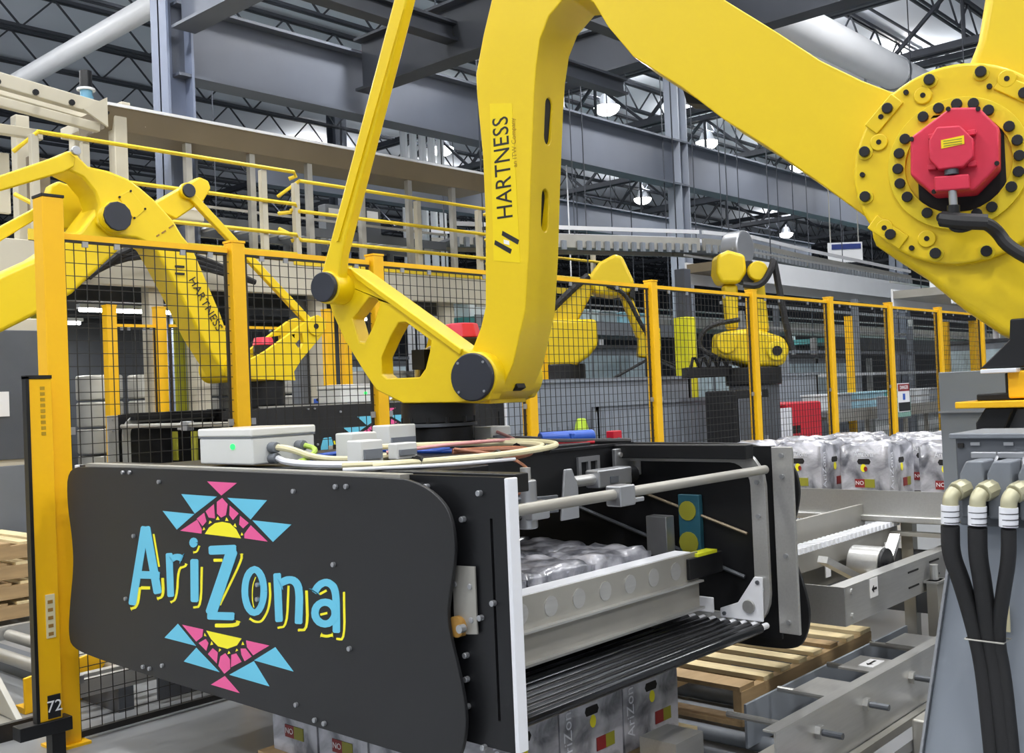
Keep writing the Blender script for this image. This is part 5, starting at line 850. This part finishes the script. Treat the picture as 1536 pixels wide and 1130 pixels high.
MB().box(8.75,8.85,7.05,7.1,0,1.1).build('upright',GREYM,pr); MB().cyl((8.8,7.0,1.08),(8.8,7.0,1.22),.08,14,.05).build('vest',HELM,pr,.02); MB().box(8.5,9.2,6.95,7.15,.4,.45).build('shelf',STEELD,pr); MB().box(8.5,9.2,6.95,7.15,.75,.8).build('shelf',STEELD,pr)
rm_=thing('red_machine','bright red machine housing beside the ribbed barrier','machine',(13.0,6.6,0))
MB().box(12.3,13.3,6.4,7.1,.75,1.25).build('housing',REDB,rm_,.04,3); MB().box(12.3,13.3,6.38,6.4,.55,.7).build('skirt',WHITEP,rm_); MB().box(12.35,13.25,6.45,7.05,0,.75).build('stand',GREYD,rm_)
for k in range(2): MB().box(12.42+.12*k,12.5+.12*k,6.385,6.4,.85,.95).build('vent',DARKR,rm_)
dk=thing('dark_cabinet','black cabinet standing under the upright robot tool','cabinet',(10.9,6.3,0)); MB().box(10.5,11.3,6.1,6.5,.1,1.45).build('body',BLACKM,dk,.02); MB().box(10.55,11.25,6.08,6.1,.2,1.35).build('door',GREYD,dk,.01); MB().box(11.1,11.14,6.05,6.08,.6,.9).build('handle',ALU,dk)
for x in (10.55,11.2): MB().box(x,x+.06,6.12,6.48,0,.1).build('foot',BLACKM,dk)
MB().box(11.4,11.95,6.15,6.2,.3,1.2).build('white_board',WHITEP,bevel=.004,label='white panel board leaning beside the black cabinet',cat='board')
tl=thing('tool_chest','pale teal screen box on a stand beyond the fence','control box',(15.4,6.3,0)); MB().box(15.1,15.9,6.2,6.4,.9,1.25).build('cabinet',GREYM,tl,.01); MB().box(15.14,15.86,6.19,6.2,.93,1.22).build('screen',M('teal_screen',(150,200,186),.3,0,.2,9),tl); MB().box(15.4,15.6,6.28,6.34,0,.9).build('stand',GREYD,tl)
# ================================================================ cases
def case_body(w,d,h):
    mb=MB(); nx,ny=16,12; top=[]
    for j in range(ny+1):
        for i in range(nx+1):
            u,v=i/nx,j/ny; x=-w/2+w*u; y=-d/2+d*v
            cu=abs(math.sin(math.pi*u*4)); cv=abs(math.sin(math.pi*v*3)); z=h-.008+.006*(cu*cv)**.5+.008*math.sin(9*u+5*v*v)*math.sin(7*v+2*u)
            ex=min(u,1-u)*w; ey=min(v,1-v)*d; ed=min(ex,ey)
            if ed<.012: z=h-.022
            top.append((x,y,z))
    n=nx+1
    fs=[(j*n+i,j*n+i+1,(j+1)*n+i+1,(j+1)*n+i) for j in range(ny) for i in range(nx)]
    rim=[i for i in range(nx)]+[j*n+nx for j in range(ny)]+[ny*n+nx-i for i in range(nx)]+[(ny-j)*n for j in range(ny)]
    vs=top[:]; base=[]
    for k,i in enumerate(rim):
        x,y,z=top[i]; base.append(len(vs)); vs.append((x,y,h*.5))
    low=[]
    for k,i in enumerate(rim):
        x,y,z=top[i]; low.append(len(vs)); vs.append((x*.985,y*.985,0))
    # bow the middle ring out a touch between cans
    m=len(rim)
    for k in range(m):
        k2=(k+1)%m; fs.append((rim[k2],rim[k],base[k],base[k2])); fs.append((base[k2],base[k],low[k],low[k2]))
    fs.append(tuple(low)); mb.add(vs,fs); return mb
CW,CD,CH=.345,.27,.305
proto=None
def make_case():
    t=thing('drink_case','marbled grey shrink wrapped drink case','case',(0,0,0)); o=Vector((0,0,0)); ORG[t]=o
    case_body(CW,CD,CH).build('wrap',WRAP,t,smooth=True,ang=60)
    for sx in (-1,1):
        x=sx*CW/2; f=lambda a,b,w,x=x,sx=sx:Vector((x+sx*w,a,b))
        hole=[(-.03,.185),(.03,.185),(.038,.2),(.03,.215),(-.03,.215),(-.038,.2)]
        MB().prism(hole,f,-.004,.0015).build('hand_hole',DARKR,t); MB().prism(circ(0.004,.165,.016,10,.022),f,-.004,.002).build('fruit_emblem',INKO if False else YEL,t); MB().prism(circ(-.008,.16,.01,8,.014),f,-.004,.0025).build('fruit_emblem',INKR,t)
        MB().prism([(-.055*sx,.06),(0,.06),(0,.105),(-.055*sx,.105)],f,-.004,.002).build('label_red',INKR,t); MB().prism([(0,.06),(.055*sx,.06),(.055*sx,.105),(0,.105)],f,-.004,.002).build('label_olive',INKO,t)
        text('lettering','NO',.03,LABELW,t,frame((x+sx*.003,-sx*.0-.028 if sx>0 else .028,.083),(0,sx,0),(0,0,1)),.0003)
        text('lettering','AriZona',.042,SILK,t,frame((x+sx*.001,0,.238),(0,sx,0),(0,0,1)),.0003,.95,0,.8)
    for sy in (-1,1):
        y=sy*CD/2; f=lambda a,b,w,y=y,sy=sy:Vector((a,y+sy*w,b))
        hole=[(-.03,.185),(.03,.185),(.038,.2),(.03,.215),(-.03,.215),(-.038,.2)]
        MB().prism(hole,f,-.004,.0015).build('hand_hole',DARKR,t); MB().prism(circ(.004,.162,.016,10,.022),f,-.004,.002).build('fruit_emblem',YEL,t)
        MB().prism([(.02,.055),(.07,.055),(.07,.1),(.02,.1)],f,-.004,.002).build('label_red',INKR,t); MB().prism([(.07,.055),(.12,.055),(.12,.1),(.07,.1)],f,-.004,.002).build('label_olive',INKO,t)
        text('lettering','AriZona',.06,SILK,t,frame((sy*.13,y+sy*.001,.15),(0,0,1),(sy,0,0)),.0003)
    return t
cproto=make_case(); used=[False]
def place_case(x,y,z,rz,label,group):
    if not used[0]: c=cproto; used[0]=True
    else: c=copy_tree(cproto,None,CK)
    c.location=(x,y,z); c.rotation_euler=(0,0,rz); c['label']=label; c['group']=group; return c
CK={}
for c in bpy.data.objects:
    if c.parent: CK.setdefault(c.parent.name,[]).append(c)
# layer in the gripper
for j in range(4):
    for i in range(3):
        lab=('marbled drink case in the front row of the gripper, '+('nearest the white edged plate','middle of three','next to the far steel frame')[i]) if j==0 else 'marbled drink case inside the gripper, behind its front row'
        place_case(2.37+.355*i+random.uniform(-.004,.004),2.415+.285*j,.608,math.pi if (i+j)%2 else 0,lab,'drink cases held in the gripper' )
# stack below
for j in range(4):
    for i in range(3):
        if j==0: lab='drink case on the low pallet under the roller curtain, '+('nearest the camera','middle of three','at the empty pallet')[i]
        elif i==0: lab='pallet drink case under the logo panel, '+('first','second','third','fourth')[j]+' in from the open end'
        else: lab='drink case hidden inside the low pallet layer'
        place_case(2.44+.352*i,2.365+.28*j,.216,0,lab,'drink cases on the low pallet')
# cases on the stainless conveyor
CL=['beside the black gripper panel','with its hand hole in full view','turned side on between two others','next to the connector box']
for i,(y,rz) in enumerate(((2.78,math.pi/2*0),(2.40,0),(1.97,0),(1.62,0))):
    place_case(5.62+.01*i,y,.86,rz,'drink case on the stainless conveyor '+CL[i],'drink cases on the stainless conveyor')
for i,(x,y) in enumerate(((6.1,3.05),(6.1,2.7),(6.12,2.3),(6.5,2.9),(6.5,2.5),(5.66,3.12))):
    place_case(x,y,.86,.1*(i%3),'drink case in the rear rows on the stainless conveyor','rear drink cases on the stainless conveyor')
# ================================================================ pallets
def make_pallet(label,loc,group=None,lx=1.22,ly=1.05,ex=0):
    t=thing('wooden_pallet',label,'pallet',loc,group); ORG[t]=Vector((0,0,0))
    ws=[.12,.085,.09,.08,.09,.085,.09,.12]; gap=(lx-sum(ws))/7; x=-lx/2
    for i,w in enumerate(ws):
        MB().box(x,x+w,-ly/2+random.uniform(0,.012),ly/2-random.uniform(0,.012),.115+ex,.135+ex).build('deck_board',WOOD if (i*7)%5 else WOODD,t,.002); x+=w+gap
    for y in (-ly/2,-.02,ly/2-.04): MB().box(-lx/2,lx/2,y,y+.04,.02,.115+ex).build('stringer',WOODD,t,.002)
    for x in (-lx/2,-.05,lx/2-.1): MB().box(x,x+.1,-ly/2,ly/2,0,.02).build('bottom_board',WOODD,t,.002)
    return t
make_pallet('empty pale wooden pallet on the low roller conveyor',(4.47,2.78,.080),None,1.3,1.05,.032)
make_pallet('wooden pallet carrying drink cases under the gripper',(2.80,2.78,.080),None,1.16,1.2)
for k in range(4): make_pallet('worn wooden pallet in the stack beyond the light curtain, '+('bottom','second from bottom','second from top','top')[k]+' of four',(2.75+.03*(k%2),8.1,.05+.14*k),'stacked worn pallets',1.2,1.0)
# ================================================================ low pallet conveyor
pcv=thing('pallet_conveyor','low steel pallet roller conveyor with bolted side guide','conveyor',(3.6,2.5,0))
MB().box(3.15,5.4,1.74,1.785,.33,.338).build('guide_flange',STEEL,pcv,.002)
gd=MB().box(3.15,5.4,1.735,1.743,.12,.338).build('guide_plate',STEEL,pcv)
for x in (3.62,4.02,4.5): MB().box(x,x+.22,1.785,1.92,.33,.337).build('guide_tab',STEEL,pcv)
for x in (3.45,3.85,4.3,4.75): MB().cyl((x,1.735,.26),(x,1.64,.26),.012,10).build('threaded_bolt',GREYD,gd,smooth=True); MB().cyl((x,1.735,.26),(x,1.715,.26),.026,6).build('hex_nut',STEEL,gd); MB().cyl((x,1.743,.26),(x,2.1,.26),.012,10).build('threaded_bolt',STEEL,gd,smooth=True)
MB().box(3.66,5.3,2.14,2.152,.06,.235).build('inner_guide',GREYC,pcv,.002)
MB().box(2.0,5.6,1.98,2.03,.03,.10).build('frame_rail',STEELD,pcv); MB().box(2.0,5.6,3.5,3.55,.03,.10).build('frame_rail',STEELD,pcv); MB().box(2.0,5.6,1.70,1.73,.02,.12).build('frame_rail',STEELD,pcv)
for i in range(15):
    x=2.1+i*.24; MB().cyl((x,2.05,.046),(x,3.48,.046),.033,12).build('roller',GREYM,pcv,smooth=True)
for x in (2.3,3.5,4.9): MB().box(x,x+.06,1.72,3.52,0,.03).build('cross_foot',GREYD,pcv)
MB().box(2.95,3.12,2.0,2.15,.10,.30).build('side_plate',STEEL,pcv); MB().box(2.75,3.2,1.80,1.81,.02,.24).build('side_plate',STEEL,pcv)
MB().box(2.2,5.5,1.60,1.66,.08,.12).build('cable_duct',ALU,pcv); 
for x in (3.3,3.6,4.4): MB().box(x,x+.08,1.598,1.66,.121,.123).build('tag',LABELW,pcv)
ar=MB().box(4.08,4.20,1.80,1.86,.337,.3395).build('arrow_sticker',LABELW,pcv); MB().prism([(4.1,1.83),(4.125,1.815),(4.125,1.825),(4.18,1.825),(4.18,1.835),(4.125,1.835),(4.125,1.845)],fz,.3395,.3405).build('arrow',INK,ar)
MB().tube([(3.2,1.45,.02),(3.4,1.5,.05),(3.7,1.52,.06)],.03,8,1).build('red_strap',RUST,smooth=True,label='rusty red strap lying below the conveyor cable duct',cat='strap')
jb=thing('motor_gearbox','steel gear motor box beside the low pallet conveyor','motor',(4.1,1.45,0)); MB().box(3.95,4.25,1.35,1.6,.03,.2).build('housing',STEELD,jb,.01); MB().cyl((4.1,1.35,.11),(4.1,1.22,.11),.06,14).build('motor_can',ALU,jb,.008); MB().box(3.98,4.22,1.38,1.57,0,.03).build('foot',GREYD,jb)
for k in range(3): MB().cyl((4.02+.06*k,1.3,.13),(4.02+.06*k,1.34,.13),.02,8).build('blue_fitting',BLUEV,jb,smooth=True)
# ================================================================ stainless channel transfer
ch=thing('chain_transfer','stainless channel transfer with arrow sticker beside the wooden pallet','conveyor',(4.7,2.05,0))
w1=MB().box(4.06,5.4,1.893,1.90,.495,.655).build('channel_web',STEEL,ch); MB().box(4.06,5.4,1.90,1.96,.648,.655).build('channel_flange',STEEL,ch); MB().box(4.06,5.4,1.90,1.96,.495,.502).build('channel_flange',STEEL,ch)
MB().box(4.055,4.062,1.893,2.33,.495,.655).build('end_plate',STEEL,ch); MB().box(4.06,4.35,1.96,2.33,.495,.502).build('pan',STEELD,ch)
for z in (.53,.63): MB().cyl((4.12,1.893,z),(4.12,1.886,z),.012,8).build('bolt',STEEL,w1)
a2=MB().box(4.3,4.38,1.89,1.893,.57,.65).build('arrow_sticker',LABELW,w1); MB().prism([(4.315,.605),(4.335,.62),(4.335,.61),(4.365,.61),(4.365,.6),(4.335,.6),(4.335,.59)],fy,1.888,1.89).build('arrow',INK,a2)
for x,z in ((4.72,.61),(4.72,.54),(4.98,.62),(4.98,.55)): MB().box(x,x+.12,1.890,1.894,z,z+.008).build('slot',DARKR,w1)
cs=MB().box(4.12,5.35,2.19,2.23,.655,.745).build('chain_rail',STEELD,ch)
for k in range(26): MB().prism([(4.13+k*.047,.745),(4.162+k*.047,.745),(4.157+k*.047,.770),(4.135+k*.047,.770)],fy,2.17,2.25).build('chain_link',WHITEP,cs)
MB().box(4.12,5.35,2.30,2.33,.62,.72).build('inner_rail',STEELD,ch); MB().box(4.1,5.3,2.34,2.36,.5,.85).build('back_sheet',STEELD,ch)
pu=MB().cyl((4.72,2.0,.64),(4.72,2.15,.64),.085,24).build('pulley',STEEL,ch,.006); MB().cyl((4.72,1.985,.64),(4.72,2.0,.64),.08,24).build('pulley_face',BLACKM,pu,.004); MB().cyl((4.72,1.97,.64),(4.72,1.985,.64),.03,12).build('hub',BLACKM,pu)
MB().bar((4.3,2.1,.72),(4.6,2.05,.58),.05,.03).build('brace',STEEL,ch); MB().bar((5.1,2.1,.72),(4.82,2.05,.58),.05,.03).build('brace',STEEL,ch)
for x in (4.45,5.12): MB().box(x,x+.05,2.16,2.165,.61,.68).build('white_tag',LABELW,ch)
for x in (4.95,): 
    MB().box(x-.05,x+.05,1.83,1.88,0,.55).build('leg',STEELD,ch); MB().box(x-.06,x+.06,1.82,1.89,.54,.55).build('leg_cap',STEEL,ch); MB().cyl((x,1.86,.55),(x,1.86,.62),.02,10).build('jack_bolt',STEEL,ch)
MB().box(5.30,5.38,1.92,2.0,0,.495).build('leg',STEELD,ch)
# case conveyor
cc=thing('case_conveyor','stainless case conveyor with high guide plate and drink cases','conveyor',(5.9,2.0,0))
MB().box(5.28,5.29,.3,3.4,.80,.925).build('guide_plate',STEEL,cc); MB().box(5.25,5.30,.3,3.4,.765,.80).build('rail_tube',STEEL,cc,.008); MB().box(5.25,5.30,.3,3.4,.70,.72).build('lower_rail',STEELD,cc)
MB().box(5.30,7.0,.3,3.4,.82,.855).build('bed',STEELD,cc); MB().box(6.95,7.0,.3,3.4,.7,.95).build('back_guide',STEEL,cc)
for x in (5.32,6.9):
    for y in (.6,2.1,3.3): MB().box(x,x+.06,y,y+.06,0,.82).build('leg',STEELD,cc)
MB().box(5.33,5.36,.3,3.4,.3,.62).build('skirt',GREYD,cc)
# ================================================================ grey pedestal with connectors
cbn=thing('connector_pedestal','light grey tapered pedestal with connector box, cut by the picture edge','pedestal',(2.6,.6,0))
MB().prism([(1.08,0),(.86,1.17),(.2,1.17),(.2,0)],fx,2.44,2.95).build('tapered_body',GREYC,cbn,.006)
MB().prism([(1.086,0),(.866,1.165),(.86,1.165),(1.08,0)],fx,2.43,2.46).build('edge_seam',ALU,cbn)
for k in range(26): z=.05+k*.043; y=1.085-(z/1.17)*.222; MB().box(2.4285,2.43,y-.005,y-.001,z,z+.008).build('rivet',ALU,cbn)
MB().box(2.435,2.44,.755,.815,.93,.99).build('paper_tag',CREAM,cbn)
cbx=MB().box(2.41,2.62,.3,.845,1.165,1.365).build('connector_box',GREYD,cbn,.006); MB().box(2.40,2.63,.29,.855,1.36,1.372).build('box_top',GREYM,cbn,.003)
for y in (.80,.73): MB().box(2.406,2.41,y-.01,y+.01,1.345,1.352).build('slot',ALU,cbx)
MB().box(2.405,2.41,.825,.838,1.34,1.35).build('slot',DARKR,cbx)
for i,y in enumerate((.780,.724,.662)):
    c_=MB().prism([(y-.026,1.195),(y+.024,1.195),(y+.024,1.29),(y+.01,1.318),(y-.026,1.318)],fx,2.31,2.41).build('plug_connector',GREYM,cbn,.005,2)
    MB().box(2.39,2.412,y-.03,y+.026,1.317,1.332).build('latch_bar',ALU,c_,.003); MB().tube([(2.37,y-.028,1.25),(2.37,y-.032,1.31),(2.40,y-.03,1.325)],.004,6,1).build('latch_wire',ALU,c_)
    g0=Vector((2.325,y+.012,1.262)); g1=g0+Vector((-.034,.016,-.010)); MB().cyl(g0,g1,.021,10).build('cable_gland',BRASS,c_,.004)
    MB().tube([g1,g1+Vector((-.012,.006,-.010)),g1+Vector((-.016,.006,-.030))],.0165,12,2).build('gland_elbow',BRASS,c_,smooth=True)
    e0=g1+Vector((-.016,.006,-.026)); 
    MB().cyl(e0,e0+Vector((0,.002,-.04)),.0185,14).build('white_sleeve',WHITEP,c_,smooth=True)
    for k in (0,1,2): MB().cyl(e0+Vector((0,0,-.012-.012*k)),e0+Vector((0,0,-.0135-.012*k)),.019,14).build('sleeve_mark',INK,c_)
    e1=e0+Vector((0,.002,-.045)); yy=(.793,.768,.752)[i]
    MB().tube([e1,e1+Vector((.005,.004,-.06)),Vector((2.30,(e1.y*1.2+yy*.8)/2,1.06)),Vector((2.345,yy+.003,.94)),Vector((2.36,yy-.004,.86)),Vector((2.365,yy-.010,.72)),Vector((2.38,yy-.015,.5)),Vector((2.40,yy-.02,.1))],.0195 if i<2 else .015,12,3).build('black_cable',RUBBER,cbn,smooth=True)
MB().tube([(2.325,.815,.93),(2.325,.735,.93),(2.375,.735,.93),(2.375,.815,.93),(2.325,.815,.93)],.002,6).build('cable_tie',STEELD,cbn)
# guard sheet and robot base hardware behind the pedestal
gs=thing('guard_sheet','plain light grey guard sheet behind the connector box','guard',(4.4,1.3,0)); MB().box(4.3,4.32,1.0,1.56,.35,1.52).build('sheet',GREYC,gs,.003); MB().box(4.28,4.3,1.0,1.56,1.355,1.362).build('seam',ALU,gs); MB().box(4.32,4.38,1.5,1.56,0,1.5).build('post',GREYM,gs); MB().box(4.32,4.38,1.0,1.06,0,1.5).build('post',GREYM,gs)
bp=thing('base_bracket_assembly','black bracket assembly with yellow shelf plate above the connector box','bracket',(3.3,.95,0))
MB().box(3.15,3.5,.55,1.1,1.405,1.425).build('yellow_shelf',FENCEY,bp,.004); MB().prism([(.94,1.52),(1.04,1.52),(.955,1.60),(.95,1.66),(.6,1.66),(.6,1.52)],fx,3.2,3.5).build('black_block',BLACKM,bp,.005); MB().box(3.17,3.5,.93,1.03,1.505,1.518).build('white_strip',WHITEP,bp,.003)
MB().cyl((3.3,.97,1.425),(3.3,.97,1.505),.03,14).build('spindle',BLACKM,bp,.004); MB().box(3.22,3.4,.9,1.06,1.425,1.445).build('black_foot',BLACKM,bp,.004); MB().box(3.2,3.32,.55,.965,1.43,1.51).build('yellow_block',FENCEY,bp,.006)
MB().prism([(1.01,.0),(1.06,.0),(1.06,1.36),(1.03,1.405),(.95,1.405),(.98,1.34)],fx,3.2,3.4).build('black_stand',BLACKM,bp,.005); MB().box(3.24,3.36,.9,.98,0,1.4).build('grey_stand',GREYD,bp,.004)
MB().tube([(3.15,.82,1.36),(3.1,.88,1.33),(3.1,.9,1.29),(3.15,.88,1.26)],.012,8,2).build('yellow_hose',FENCEY,bp,smooth=True)
# ================================================================ left floor area
lc2=thing('pallet_conveyor','low steel roller conveyor behind the mesh, under the second gripper','conveyor',(4,6,0))
for y in (5.0,5.12,6.7): MB().box(2.3,6.5,y,y+.05,.12,.20).build('frame_rail',STEEL,lc2)
for i in range(17): x=2.4+i*.25; MB().cyl((x,5.2,.15),(x,6.68,.15),.035,12).build('roller',STEELD,lc2,smooth=True)
for x in (2.5,4.0,5.6): MB().box(x,x+.08,5.0,6.75,0,.12).build('cross_foot',GREYD,lc2)
MB().box(2.7,3.1,4.96,4.99,.02,.26).build('end_guard',GREYD,lc2)
yg=thing('yellow_foot_guard','yellow sheet foot guard low behind the tall post','guard',(2.4,5.4,0)); MB().prism([(2.2,.18),(2.72,.26),(2.6,.14),(2.5,.02),(2.2,.0)],fy,5.38,5.40).build('plate',FENCEY,yg,.004); MB().box(2.3,2.38,5.37,5.38,.1,.17).build('sticker',INK,yg)
MB().box(2.2,2.6,5.40,5.5,.0,.03).build('foot',FENCEY,yg)
sh=thing('slide_plate','tilted grey sheet plate on the floor beyond the light curtain','plate',(1.9,5.6,0)); MB().prism([(5.1,.05),(6.3,.08),(6.3,.12),(5.95,.55),(5.85,.55)],fx,2.05,2.08).build('sheet',STEELD,sh,.004); MB().box(1.2,2.1,5.05,6.4,.0,.05).build('base',STEELD,sh,.004); MB().box(1.2,2.1,5.02,5.05,0,.08).build('edge',BLACKM,sh)
cvl=conveyor('roller_conveyor','waist high grey roller conveyor beyond the light curtain',(1.0,9.6),(4.2,9.6),.72,1.2,FENCEY,STEELD,(.1,.9),.12,.2,0)
mc=thing('side_cabinet','pale cabinet with grey doors beyond the tall post','cabinet',(3.6,8.9,0)); MB().box(3.3,3.9,8.7,9.1,.05,2.3).build('body',BEIGE,mc,.01); MB().box(3.34,3.86,8.68,8.7,.2,1.1).build('door',GREYM,mc,.006); MB().box(3.34,3.86,8.68,8.7,1.15,2.2).build('door',GREYD,mc,.006); MB().box(3.4,3.5,8.67,8.68,1.5,1.7).build('sign_plate',LABELW,mc)
for x in (3.32,3.8): MB().box(x,x+.08,8.72,9.08,0,.05).build('foot',GREYD,mc)
post(2.55,8.2,2.4,'yellow fence post standing beyond the light curtain',.09)
